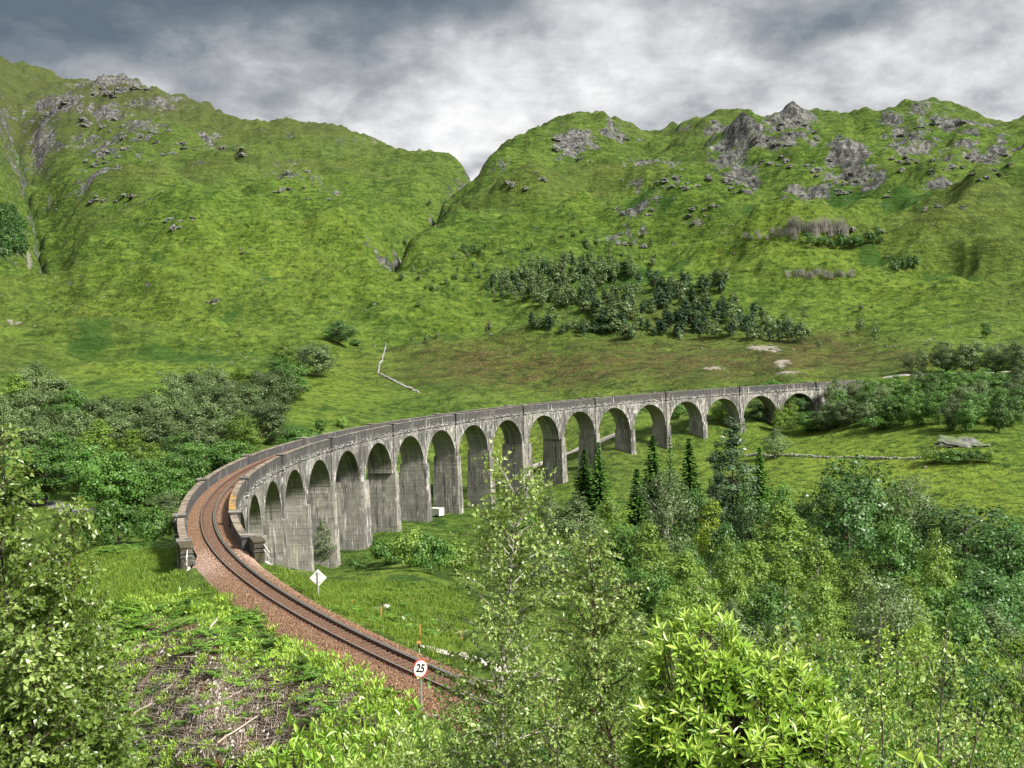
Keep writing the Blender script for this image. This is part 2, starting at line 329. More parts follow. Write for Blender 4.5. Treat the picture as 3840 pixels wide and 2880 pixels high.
def mk_ground():
    m, t, out = material('hill_grass'); g = t.node('ShaderNodeNewGeometry'); pos = g.outputs['Position']
    nz = t.node('ShaderNodeSeparateXYZ', {0: g.outputs['Normal']}).outputs[2]
    n0 = t.noise(pos, .0045, 5, .55); n1 = t.noise(pos, .022, 6, .6, .4); n2 = t.noise(pos, .11, 6, .65, .3); n3 = t.noise(pos, .8, 5, .65)
    strk = t.noise(t.node('ShaderNodeMapping', {'Vector': pos, 'Scale': (.25, .25, 1.0)}).outputs[0], .35, 6, .65, .8)
    stk2 = t.noise(t.node('ShaderNodeMapping', {'Vector': pos, 'Scale': (.22, .22, 1.0)}).outputs[0], .11, 5, .6, 1.2)
    tus = t.noise(pos, .30, 6, .72, .2); tus2 = t.noise(pos, .055, 5, .7, .3)
    c = t.mix(t.step(n1, .36, .66), (.056, .112, .015), (.105, .172, .024))
    c = t.mix(t.m('MULTIPLY', t.step(tus2, .50, .64), .35), c, (.022, .058, .010))
    c = t.mix(t.m('MULTIPLY', t.step(n2, .48, .64), .40), c, (.150, .205, .034))
    c = t.mix(t.m('MULTIPLY', t.step(strk, .50, .60), .75), c, (.022, .054, .009))
    c = t.mix(t.m('MULTIPLY', t.step(strk, .46, .38), .55), c, (.140, .200, .036))
    c = t.mix(t.m('MULTIPLY', t.step(stk2, .52, .62), .40), c, (.026, .062, .010))
    c = t.mix(t.m('MULTIPLY', t.step(stk2, .47, .38), .45), c, (.115, .170, .028))
    c = t.mix(t.m('MULTIPLY', t.step(tus, .52, .60), .60), c, (.018, .044, .008))
    c = t.mix(t.m('MULTIPLY', t.step(tus, .46, .38), .45), c, (.165, .215, .050))
    c = t.mix(t.m('MULTIPLY', t.step(n0, .50, .66), .40), c, (.085, .090, .030))
    c = t.mix(t.m('MULTIPLY', t.attr('high'), t.m('ADD', .30, t.m('MULTIPLY', tus2, .8))), c, (.066, .068, .030))
    c = t.mix(t.m('MULTIPLY', t.attr('yellow'), t.m('MULTIPLY', t.m('ADD', .15, n2), t.step(tus, .62, .46))), c, (.185, .250, .028))
    bk = t.step(t.m('ADD', t.m('MULTIPLY', t.attr('bracken'), .9), t.m('MULTIPLY', t.m('SUBTRACT', n2, .5), .8)), .38, .56)
    c = t.mix(t.m('MULTIPLY', bk, .8), c, t.mix(n3, (.018, .052, .010), (.048, .115, .020)))
    ht = t.m('MULTIPLY', t.attr('heather'), t.m('ADD', .35, t.m('MULTIPLY', t.step(n2, .35, .62), .65)))
    c = t.mix(ht, c, t.mix(t.step(n3, .4, .62), (.048, .050, .014), (.130, .100, .040)))
    c = t.mix(t.m('MULTIPLY', t.m('MULTIPLY', t.attr('heather'), t.step(strk, .52, .60)), .65), c, (.026, .040, .009))
    dirt = t.step(t.m('ADD', t.attr('dirt'), t.m('MULTIPLY', t.m('SUBTRACT', n3, .5), 1.1)), .45, .62)
    c = t.mix(dirt, c, t.mix(t.step(t.noise(pos, 3.2, 6, .7), .35, .65), (.035, .025, .017), (.17, .13, .095)))
    c = t.mix(t.m('MULTIPLY', dirt, t.step(t.noise(pos, .55, 4, .6), .55, .68)), c, (.15, .075, .025))
    rn = t.noise(pos, .09, 8, .72, .6)
    rk = t.step(t.m('ADD', t.attr('rock'), t.m('ADD', t.m('MULTIPLY', t.m('SUBTRACT', rn, .5), 1.5), t.m('MULTIPLY', t.m('SUBTRACT', .86, nz), 1.0))), .52, .64)
    rc = t.ramp(t.noise(t.node('ShaderNodeMapping', {'Vector': pos, 'Scale': (1, 1, .45), 'Rotation': (.4, .5, 0)}).outputs[0], .22, 7, .7, .6),
                [(.36, (.022, .022, .026)), (.48, (.085, .084, .088)), (.60, (.23, .225, .22))])
    c = t.mix(t.m('MULTIPLY', rk, .92), c, rc)
    c = t.mix(t.attr('gravel'), c, t.mix(n3, (.16, .14, .115), (.40, .37, .33)))
    bh = t.m('ADD', t.m('ADD', t.m('MULTIPLY', n2, 2.2), t.m('MULTIPLY', tus, 1.1)), t.m('ADD', t.m('MULTIPLY', strk, 3.0), t.m('MULTIPLY', n3, .35)))
    principled(t, out, c, .95, 0, bh, 1.9, 1.0, .1); return m
M['ground'] = mk_ground()

# ------------------------------------------------------------------ the curve of the line
AC = np.array([199.921, 187.181]); AR = 238.92; AT0 = 1.95958; BW = 5.9
PIER_S = [i * 17.07 + 2.74 * min(max(i - 7.5, 0), 1) + 2.74 * min(max(i - 12.5, 0), 1) for i in range(22)]
S_END = PIER_S[21]
def arc(s, off):
    t = AT0 + np.asarray(s, float) / AR; r = AR + np.asarray(off, float)
    return np.stack(np.broadcast_arrays(AC[0] + r * np.cos(t), AC[1] + r * np.sin(t)), -1)
def arc3(s, off, z): return np.concatenate([arc(s, off), np.broadcast_to(np.asarray(z, float), np.shape(np.broadcast_arrays(s, off)[0]))[..., None]], -1)
def zpar(s): return -8.03 - .0199888 * np.asarray(s, float)
def railz(s): return np.maximum(zpar(s) - 1.02, -16.1)
def track_off(s): return np.interp(s, [0, 340, 367, 390, 414, 450, 480], [2.95, 2.95, 2.5, 2.1, 1.7, 1.1, .6])
def to_arc(x, y):
    dx, dy = x - AC[0], y - AC[1]; t = np.arctan2(dy, dx); t = np.where(t < -.5, t + 2 * PI, t)
    return (t - AT0) * AR, np.hypot(dx, dy) - AR

# ------------------------------------------------------------------ terrain
def ray(xd, yd):
    u = (np.asarray(xd, float) * K - 1920) / FPX; v = (1440 - np.asarray(yd, float) * K) / FPX
    return CF + u[..., None] * CX + v[..., None] * CU
def proj(P):
    d = P @ CF; return (P @ CX / d * FPX + 1920) / K, (1440 - P @ CU / d * FPX) / K
def px(xd, yd, d):
    w = ray(np.array(xd), np.array(yd)); return w * (d / np.hypot(w[0], w[1]))
ctl = []
def c3(p): ctl.append((math.atan2(p[0], p[1]), math.hypot(p[0], p[1]), p[2]))
def vis(lst):
    for x, y, d in lst: c3(px(x, y, d))
def azz(lst):
    for a, d, z in lst: ctl.append((math.radians(a), d, z))
vis([  # near bank, fields and the floor of the glen (x, y in the 2212 px view, metres away)
 (300, 1640, 68), (600, 1640, 61), (900, 1640, 53), (300, 1400, 80), (500, 1450, 72), (600, 1550, 64), (800, 1560, 57), (300, 1300, 88), (430, 1290, 89),
 (230, 1290, 90), (300, 1215, 122), (240, 1180, 140), (360, 1180, 142), (250, 1120, 235), (150, 1100, 258), (40, 1110, 258), (300, 1075, 290), (180, 1055, 300),
 (700, 1290, 108), (850, 1345, 88), (800, 1270, 135), (900, 1250, 150), (640, 1240, 180), (900, 1330, 100), (1000, 1400, 82), (1100, 1440, 74),
 # left woods and the slopes behind the viaduct
 (0, 1000, 330), (150, 1010, 335), (300, 1020, 330), (420, 1030, 320), (0, 930, 390), (200, 930, 395), (400, 950, 375), (500, 970, 350), (560, 930, 385), (620, 900, 410),
 (0, 860, 460), (250, 860, 465), (450, 870, 455), (600, 840, 480), (700, 900, 425), (760, 860, 470), (130, 840, 520), (300, 815, 560), (450, 800, 580), (0, 790, 600), (620, 790, 570),
 (830, 860, 480), (850, 800, 560), (800, 770, 620), (700, 760, 640), (880, 745, 640), (960, 715, 660), (550, 740, 680), (300, 740, 720), (60, 740, 740),
 (1090, 1035, 372), (1090, 930, 430), (1150, 1010, 375), (1330, 945, 382), (1250, 900, 430), (1000, 880, 450), (1000, 960, 420), (950, 1000, 400),
 (1100, 850, 490), (1300, 830, 470), (1300, 780, 520), (1500, 830, 450), (1500, 770, 520), (1700, 830, 440), (1700, 775, 500), (1850, 800, 470), (1300, 735, 590), (1500, 728, 600),
 (1700, 735, 580), (1850, 750, 560), (1100, 745, 620), (1000, 760, 610), (1950, 805, 450), (2100, 812, 440), (2200, 815, 435),
 # right field
 (1690, 925, 415), (1850, 912, 395), (2000, 905, 380), (2200, 905, 375), (1700, 988, 352), (1900, 990, 335), (2100, 960, 338), (2100, 990, 318), (2200, 960, 340), (1700, 1065, 300), (1900, 1060, 290), (2100, 1090, 270), (2200, 1120, 255),
 # left mountain
 (850, 605, 860), (800, 660, 770), (870, 560, 960), (910, 490, 1130), (940, 440, 1300), (985, 410, 1500), (1015, 384, 1700),
 (600, 700, 740), (300, 700, 780), (0, 700, 820), (0, 620, 930), (110, 575, 1020), (200, 600, 960), (300, 620, 900), (450, 600, 900), (600, 620, 870), (700, 600, 900), (700, 640, 830),
 (300, 560, 990), (600, 540, 1000), (450, 520, 1030), (780, 520, 1030), (300, 470, 1180), (600, 450, 1250), (800, 440, 1300), (450, 400, 1400), (200, 480, 1200), (280, 400, 1400),
 (600, 350, 1600), (800, 370, 1600), (300, 330, 1720), (200, 330, 1800), (430, 310, 1800),
 (110, 520, 1130), (80, 450, 1330), (60, 390, 1560), (40, 320, 1850), (35, 280, 2050), (130, 400, 1420), (0, 520, 1050), (20, 440, 1180), (0, 380, 1330), (0, 330, 1480), (30, 350, 1500), (0, 250, 1850),
 (60, 220, 2300), (130, 260, 2050), (160, 210, 2350),
 # right mountain
 (1000, 560, 900), (1000, 500, 980), (1060, 440, 1080), (1040, 400, 1180), (1100, 560, 880), (1100, 500, 980), (1200, 420, 1100), (1250, 340, 1220), (1200, 560, 860), (1300, 500, 950),
 (1300, 640, 740), (1100, 640, 780), (1000, 640, 790), (950, 600, 830), (900, 640, 800), (1000, 690, 700), (1150, 700, 660), (1500, 560, 840), (1500, 640, 710), (1500, 480, 920), (1400, 420, 1080), (1400, 360, 1280),
 (1500, 360, 1180), (1600, 420, 1000), (1600, 350, 1130), (1700, 540, 820), (1750, 640, 680), (1700, 690, 620), (1750, 500, 880), (1700, 440, 960), (1850, 440, 940), (1880, 480, 880), (1800, 370, 1060),
 (1900, 360, 1050), (2000, 400, 960), (2150, 420, 930), (2150, 340, 1060), (2000, 320, 1100), (2000, 480, 830), (2150, 500, 800), (1900, 560, 780), (2050, 580, 740), (2200, 600, 700), (1900, 650, 660), (2050, 670, 620), (2200, 690, 590), (1950, 720, 570), (2150, 745, 520), (2200, 780, 470)])
SKY = [(0, 143, 2800), (45, 160, 2800), (100, 170, 2750), (155, 198, 2650), (190, 188, 2450), (250, 186, 2400), (325, 206, 2300), (390, 232, 2200), (450, 256, 2100), (505, 275, 2000), (548, 283, 1950), (620, 278, 1900),
       (700, 293, 1880), (800, 319, 1850), (900, 351, 1820), (960, 372, 1800), (1032, 384, 1290), (1060, 362, 1290), (1100, 342, 1300), (1150, 310, 1320), (1200, 286, 1340), (1250, 273, 1350), (1330, 281, 1380), (1375, 298, 1440), (1412, 317, 1520),
       (1450, 302, 1480), (1510, 285, 1450), (1560, 280, 1430), (1608, 288, 1390), (1650, 264, 1320), (1720, 249, 1270), (1790, 263, 1290), (1880, 262, 1290), (1970, 251, 1270), (2040, 244, 1250), (2110, 262, 1260), (2165, 277, 1270), (2212, 272, 1350), (2300, 260, 1400)]
vis(SKY)
for x, y, d in SKY:
    p = px(x, y, d)
    ctl.append((math.atan2(p[0], p[1]), d * 1.12, p[2] * 1.02 - 14)); ctl.append((math.atan2(p[0], p[1]), d * 1.45, p[2] * .95 - 60))
# feet of the piers, the ground under the line
for i, (x, y) in {16: (615, 1236), 15: (660, 1230), 14: (712, 1222), 7: (1220, 1048), 5: (1366, 983), 4: (1437, 967), 3: (1525, 947), 2: (1606, 934), 1: (1688, 926)}.items():
    q = arc(PIER_S[i], -.6); c3(px(x, y, math.hypot(*q)))
for i, z in {12: -36.5, 10: -37.5, 9: -37.5, 17: -29.5, 18: -27, 19: -24, 20: -21, 0: -19}.items(): q = arc(PIER_S[i], 1); c3((q[0], q[1], z))
for i, z in {17: -26, 18: -23, 19: -21, 20: -19.8, 16: -29.5, 13: -36, 11: -37}.items(): q = arc(PIER_S[i], 12); c3((q[0], q[1], z))
for s, o, z in [(372, 9, -18.5), (385, 9, -17.2), (400, 9, -16.8), (372, -8, -20.5), (385, -8, -18.6), (400, -8, -18.8), (415, -10, -18.6), (-20, 3, -10), (-20, -8, -14)]:
    q = arc(s, o); c3((q[0], q[1], z))
azz([(15, 250, -38), (15, 200, -38), (5, 200, -37), (10, 150, -33.5), (2, 120, -27.5), (18, 150, -34), (23, 200, -38), (23, 150, -34), (15, 110, -28.5), (22, 100, -27.5), (5, 90, -21.5), (12, 80, -23), (22, 70, -22.5),
     (8, 60, -18), (18, 55, -19), (12, 45, -16.5), (24, 45, -16.8), (0, 230, -38), (-3, 260, -38), (-8, 45, -18.5), (-24, 60, -23), (-24, 85, -21), (-24, 130, -23), (-22, 180, -27), (-12, 44, -20), (-20, 45, -22), (0, 42, -16)])
for a in (-110, -70, -45, -24, -12, 0, 12, 24, 45, 70, 110):
    azz([(a, 4, -2.6), (a, 10, -5.6), (a, 20, -10.2), (a, 31, -14.2)])
azz([(a, 3, -1.8) for a in (140, 180, -180, -140)] + [(a, 40, 4) for a in (140, 180, -180, -140)] + [(a, 400, 110) for a in (140, 180, -180, -140)] + [(a, 2500, 480) for a in (140, 180, -180, -140)])
azz([(-60, 100, -22), (-60, 300, -30), (-60, 700, 10), (-60, 2000, 420), (-40, 200, -28), (-35, 600, 20), (-36, 1200, 240), (-36, 2600, 760), (-100, 100, -20), (-100, 600, 20), (-100, 2500, 350),
     (60, 100, -27), (60, 300, -36), (60, 700, -20), (60, 2000, 250), (38, 200, -37), (36, 500, 0), (36, 1000, 150), (36, 1500, 260), (100, 100, -20), (100, 600, 0), (100, 2500, 350)])
azz([(a, 7000, 300) for a in (-150, -90, -45, -20, 0, 20, 45, 90, 150)])
def terrain():
    C = np.array(ctl); U = C[:, 0] * 4.0; V = np.log(C[:, 1]); E = C[:, 2] / C[:, 1]
    def ker(r2): return np.where(r2 > 0, r2 ** .75, 0.)
    n = len(C); A = np.zeros((n + 3, n + 3))
    A[:n, :n] = ker((U[:, None] - U) ** 2 + (V[:, None] - V) ** 2) + np.eye(n) * 2e-4
    Pm = np.stack([np.ones(n), U, V], 1); A[:n, n:] = Pm; A[n:, :n] = Pm.T
    w = np.linalg.solve(A, np.r_[E, 0, 0, 0])
    az = np.concatenate([-np.geomspace(27, 180, 46)[::-1], np.linspace(-26.6, 26.6, 760), np.geomspace(27, 180, 46)])
    az = np.radians(az)
    d = np.concatenate([np.geomspace(.4, 44, 44), np.geomspace(45, 450, 330), np.geomspace(453, 2900, 360), np.geomspace(3000, 9000, 14)])
    Z = np.empty((len(az), len(d)))
    for k in range(0, len(az), 40):
        u = az[k:k + 40, None, None] * 4.0; v = np.log(d)[None, :, None]
        kk = ker((u - U) ** 2 + (v - V) ** 2) @ w[:n]
        Z[k:k + 40] = (kk + w[n] + w[n + 1] * u[..., 0] + w[n + 2] * v[..., 0]) * d
    return az, d, Z
AZ, DD, ZZ = terrain()
GX = np.sin(AZ)[:, None] * DD; GY = np.cos(AZ)[:, None] * DD
def gauss_mask(X, Y, lst):
    m = np.zeros_like(X)
    for (x, y, rx, ry, w) in lst: m = np.maximum(m, w * np.exp(-(((X - x) / rx) ** 2 + ((Y - y) / ry) ** 2)))
    return m
def detail():
    global ZZ
    X, Y = GX, GY; D = np.broadcast_to(DD, X.shape)
    P = np.stack([X, Y, ZZ], -1); front = Y > .3 * D
    with np.errstate(all='ignore'): ix, iy = proj(P.reshape(-1, 3)); ix = np.where(front.ravel(), ix, -9e3).reshape(X.shape); iy = np.where(front.ravel(), iy, -9e3).reshape(X.shape)
    hill = sstep(470, 760, D); midd = sstep(60, 110, D) * (1 - hill)
    # crags
    rockw = gauss_mask(ix, iy, [(1710, 290, 75, 40, 1), (1655, 312, 40, 22, .9), (1560, 372, 50, 30, .9), (1590, 352, 50, 22, .9), (1690, 350, 75, 22, .95), (1765, 365, 50, 25, .8), (1430, 400, 110, 24, .75), (1600, 405, 45, 25, .85),
        (1240, 320, 60, 32, .75), (1220, 345, 60, 15, .6), (1120, 390, 80, 30, .45), (1330, 300, 60, 20, .4), (1840, 390, 60, 26, .95), (1870, 425, 70, 24, .95), (1800, 410, 40, 22, .6), (1960, 345, 70, 30, .85), (2060, 365, 60, 30, .9),
        (2130, 365, 60, 34, .95), (2030, 272, 80, 20, .85), (2120, 285, 70, 24, .7), (1960, 300, 60, 24, .6), (2180, 330, 60, 30, .6), (2060, 450, 90, 20, .7), (2150, 480, 60, 16, .5), (1500, 450, 70, 18, .6), (1730, 455, 70, 26, .6),
        (1490, 478, 60, 16, .6), (1370, 455, 60, 18, .5), (1880, 505, 80, 14, .45), (1160, 510, 50, 22, .5), (1360, 525, 50, 10, .6), (1330, 545, 40, 10, .6), (1560, 300, 70, 18, .5), (1480, 310, 50, 16, .35),
        (250, 196, 90, 20, .8), (130, 232, 80, 36, .55), (90, 300, 40, 60, .5), (230, 260, 60, 36, .6), (310, 300, 80, 30, .65), (220, 350, 60, 30, .6), (300, 330, 90, 30, .6), (160, 320, 60, 26, .5), (430, 320, 80, 26, .5), (500, 330, 40, 22, .6),
        (480, 345, 60, 14, .5), (350, 240, 70, 20, .45), (240, 428, 60, 22, .8), (620, 410, 50, 18, .55), (700, 425, 50, 20, .45), (390, 480, 50, 24, .6), (450, 400, 50, 12, .4), (370, 395, 40, 10, .4), (640, 380, 70, 20, .4),
        (600, 310, 110, 16, .35), (750, 320, 80, 14, .4), (550, 540, 20, 8, .6), (465, 655, 24, 8, .6), (530, 616, 60, 8, .4), (410, 738, 30, 8, .7), (1240, 850, 60, 10, .3)])
    high = sstep(230, 560, ZZ) * hill * .95 + sstep(130, 280, ZZ) * hill * .30
    ns = ridged(X / 60, Y / 60, 4)
    brk = ridged(X / 30 + 8, Y / 22, 3); rockw = rockw * np.clip(.55 + .8 * brk, 0, 1.1)
    rock = np.clip(rockw * 1.05 + .20 * (ns - .35) + .12 * high, 0, 1) * hill
    # hummocks, gullies, knolls
    dx = fbm(X / 210, Y / 210, 2) * 40
    z = hill * 1.35 * (9 * fbm((X + dx) / 150, Y / 130, 3) + 9.5 * ridged((X + dx) / 120 + 9, (Y - dx) / 75, 3) + 5.0 * ridged((X - dx) / 48 + 4, (Y + .5 * dx) / 34, 2) + 2.6 * fbm(X / 30, Y / 22, 3) + 1.3 * ridged(X / 13, Y / 10, 2))
    z += hill * sstep(1700, 700, D) * (24 * np.maximum(ridged((X + .6 * Y + dx) / 330 + 2, (Y - .3 * X + 1.3 * dx) / 120, 2), 0) ** 2 + 4.5 * ridged((X - dx) / 120 + 5, (Y + dx) / 26, 2) ** 2)
    z += rock * hill * np.where(iy < 300, .45, 1) * (6 * ridged(X / 38 + 3, Y / 24, 4) + 3.2 * ridged(X / 11, Y / 8, 2) - 3)
    gul = np.zeros_like(X)
    z += hill * sstep(1700, 2100, D) * (16 * ridged(X / 110 + 1, Y / 110, 3) + 7 * ridged(X / 36, Y / 36, 2) - 6)
    z += midd * (.9 * fbm(X / 46, Y / 40, 3) + .30 * ridged(X / 9, Y / 7, 3) + .12 * fbm(X / 2.5, Y / 2.2, 2))
    z += sstep(20, 50, D) * (1 - midd) * (1 - hill) * (.5 * fbm(X / 11, Y / 11, 3) + .22 * fbm(X / 2.2, Y / 2.2, 2))
    SL = [(1018, 388), (985, 412), (942, 445), (928, 490), (900, 530), (872, 560), (862, 590), (838, 606)]; BL = [(28, 262), (55, 350), (72, 420), (84, 480), (92, 520), (108, 548)]
    def line(pts, wid):
        best = np.full(X.shape, 9e9)
        wx = 9 * fbm(X / 60, Y / 60, 3); wy = 5 * fbm(X / 50 + 7, Y / 50, 3)
        for (a, b) in zip(pts[:-1], pts[1:]):
            a = np.array(a, float); b = np.array(b, float); ab = b - a; t = np.clip(((ix + wx - a[0]) * ab[0] + (iy + wy - a[1]) * ab[1]) / (ab @ ab), 0, 1)
            best = np.minimum(best, np.hypot(ix + wx - a[0] - t * ab[0], iy + wy - a[1] - t * ab[1]))
        return np.exp(-(best / wid) ** 2)
    for bx, by, rx, ry, bh in [(620, 600, 230, 30, 24), (380, 590, 120, 18, 16), (480, 670, 180, 22, 17), (250, 650, 140, 20, 15), (700, 690, 90, 16, 9), (560, 760, 160, 12, 8), (150, 740, 120, 14, 9), (850, 660, 70, 16, 10), (640, 470, 110, 22, 24), (420, 500, 120, 25, 22), (760, 520, 80, 25, 20), (300, 440, 90, 30, 30),
            (520, 400, 110, 25, 26), (720, 400, 90, 20, 22), (200, 560, 90, 20, 16), (330, 330, 100, 30, 34), (1700, 580, 200, 25, 17), (1500, 520, 110, 18, 15), (1250, 520, 120, 20, 16), (2080, 500, 110, 25, 22), (1900, 640, 160, 18, 10), (1800, 380, 120, 20, 18), (2050, 420, 100, 18, 16), (1600, 330, 60, 20, 18), (1450, 430, 110, 18, 17), (1150, 450, 70, 22, 18), (2100, 590, 100, 16, 11)]:
        w1 = 26 * fbm(X / 120 + bx, Y / 120, 2); w2 = 9 * fbm(X / 90, Y / 90 + by, 2)
        z += hill * bh * np.exp(-(((ix + w1 - bx) / rx) ** 2 + ((iy + w2 - by) / ry) ** 2) ** 1.3)
    stream = line([(1018, 388), (985, 412), (942, 445), (928, 490), (900, 530), (872, 560), (862, 590), (838, 606), (815, 628)], 7) * hill
    burn = line([(28, 272), (55, 350), (72, 420), (84, 480), (92, 520), (108, 566)], 7) * hill
    z -= 10 * stream + 12 * burn; z -= 22 * line(SL, 26) * hill + 40 * line(BL, 58) * hill
    ZZ = ZZ + z
    # formation of the line on land
    s, o = to_arc(X, Y); near = (s > S_END - 1) & (s < 480) & (D < 140)
    w = np.abs(o - track_off(s)); form = -16.85 - .2 * sstep(2.5, 4.5, w)
    bl = np.where(near, 1 - sstep(3.0, 8.5, w), 0) * sstep(S_END - 1, S_END + 6, s) * (1 - sstep(440, 470, s))
    ZZ = ZZ * (1 - bl) + form * bl
    under = (s > -30) & (s < S_END + 1) & (o > -2) & (o < BW + 2)
    ZZ = np.where(under, np.minimum(ZZ, zpar(s) - 3.2), ZZ)
    # cover of the ground
    heather = gauss_mask(ix, iy, [(1150, 800, 300, 42, 1), (1450, 785, 260, 45, 1), (1750, 775, 190, 36, 1), (1950, 775, 90, 22, .7), (950, 770, 110, 28, .7), (940, 600, 50, 30, .5), (1030, 590, 70, 30, .4)]) * sstep(395, 440, D) * (D < 640)
    heather = np.clip(heather * 1.3, 0, 1)
    bracken = gauss_mask(ix, iy, [(1900, 600, 60, 12, .8), (1960, 490, 90, 30, .9), (1850, 470, 60, 20, .7), (2060, 620, 90, 14, .8), (1800, 545, 90, 14, .6), (620, 935, 60, 22, 1), (480, 730, 60, 16, .6), (560, 545, 40, 10, .7), (590, 665, 50, 16, .6),
        (430, 795, 160, 16, .7), (200, 790, 60, 14, .5), (120, 700, 50, 14, .5), (460, 760, 120, 14, .6), (30, 570, 60, 24, .8), (700, 880, 40, 12, .6), (880, 905, 50, 8, .6), (350, 680, 60, 12, .5), (870, 1270, 60, 14, .9), (760, 1330, 60, 14, .6), (300, 1178, 110, 9, 1),
        (1500, 560, 60, 14, .5), (1250, 470, 80, 20, .5), (1300, 610, 200, 50, .6), (1650, 640, 60, 18, .5), (1650, 480, 60, 18, .5), (1400, 520, 60, 12, .5), (1780, 870, 90, 12, .8)])
    bracken = np.maximum(bracken, .75 * np.maximum(stream, burn)); bracken = np.clip(bracken + .35 * sstep(.25, .6, fbm(X / 70 + 5, Y / 70, 3)) * hill, 0, 1) + .25 * midd * sstep(.3, .6, fbm(X / 25, Y / 25, 2))
    yellow = gauss_mask(ix, iy, [(1900, 1010, 420, 90, 1), (720, 830, 130, 60, .8), (1100, 980, 120, 60, .9), (2100, 1090, 200, 40, 1), (300, 1215, 120, 22, .5), (820, 1255, 140, 22, .6), (350, 815, 220, 10, .8), (480, 768, 140, 7, .7), (1700, 580, 250, 50, .5), (560, 640, 420, 90, .55), (300, 730, 300, 40, .6), (2000, 660, 260, 70, .5), (1700, 600, 300, 60, .6), (1000, 700, 120, 30, .5)]) * (D > 95)
    dirt = gauss_mask(ix, iy, [(540, 1540, 330, 130, .95), (400, 1410, 200, 80, .8), (330, 1370, 110, 60, .75), (700, 1600, 150, 80, .8), (400, 1640, 200, 40, .7)]) * (D < 90) * (D > 44)
    dirt = np.clip(dirt, 0, 1)
    gravel = np.clip(np.maximum(sstep(.75, 1, stream) * .8 * (ridged(X / 8, Y / 8, 2) > .45), sstep(.75, 1, burn) * .6 * (ridged(X / 8, Y / 8, 2) > .45)), 0, 1)
    gravel = np.maximum(gravel, 1.0 * (lambda gm: sstep(.42, .58, gm * (1 + 1.1 * fbm(X / 5, Y / 5, 3))))(gauss_mask(ix, iy, [(1650, 760, 40, 6, .9), (1690, 785, 22, 9, .8), (1540, 797, 40, 4, .6), (1700, 805, 40, 5, .7), (835, 1318, 28, 9, .9), (870, 1335, 22, 8, .8), (62, 530, 5, 22, .9), (40, 715, 40, 4, .7)])))
    return dict(rock=rock, high=np.clip(high, 0, 1), heather=heather, bracken=bracken, yellow=yellow, dirt=dirt, gravel=gravel)
ATT = detail()
def gz(x, y):
    """ground height at a world point"""
    x = np.asarray(x, float); y = np.asarray(y, float); a = np.arctan2(x, y); d = np.hypot(x, y)
    i = np.clip(np.searchsorted(AZ, a) - 1, 0, len(AZ) - 2); j = np.clip(np.searchsorted(DD, d) - 1, 0, len(DD) - 2)
    u = np.clip((a - AZ[i]) / (AZ[i + 1] - AZ[i]), 0, 1); v = np.clip((d - DD[j]) / (DD[j + 1] - DD[j]), 0, 1)
    return (ZZ[i, j] * (1 - u) + ZZ[i + 1, j] * u) * (1 - v) + (ZZ[i, j + 1] * (1 - u) + ZZ[i + 1, j + 1] * u) * v
_DM = np.geomspace(44, 3000, 1500)
def hit(xd, yd, dmin=44):
    """first ground point on the ray through a point of the photograph"""
    w = ray(np.array(float(xd)), np.array(float(yd))); w = w / math.hypot(w[0], w[1]); dm = _DM[_DM > dmin]
    below = gz(w[0] * dm, w[1] * dm) > w[2] * dm
    k = int(np.argmax(below)) if below.any() else len(dm) - 1
    p = w * dm[k]; p[2] = gz(p[0], p[1]); return p
def build_ground():
    n, m = ZZ.shape; mb = MB()
    idx = np.arange(n * m).reshape(n, m)
    f = np.stack([idx[:-1, :-1], idx[:-1, 1:], idx[1:, 1:], idx[1:, :-1]], -1).reshape(-1, 4)
    f2 = np.stack([idx[-1, :-1], idx[-1, 1:], idx[0, 1:], idx[0, :-1]], -1)
    mb.add(np.stack([GX, GY, ZZ], -1).reshape(-1, 3), np.concatenate([f, f2]), **{k: v.ravel() for k, v in ATT.items()})
    mb.add([(0, 0, ZZ[:, 0].mean())] + [(GX[i, 0], GY[i, 0], ZZ[i, 0]) for i in range(n)], [(0, 1 + i, 1 + (i + 1) % n) for i in range(n)])
    o = mb.obj('ground', M['ground'], smooth=True); tag(o, kind='structure'); return o
build_ground()

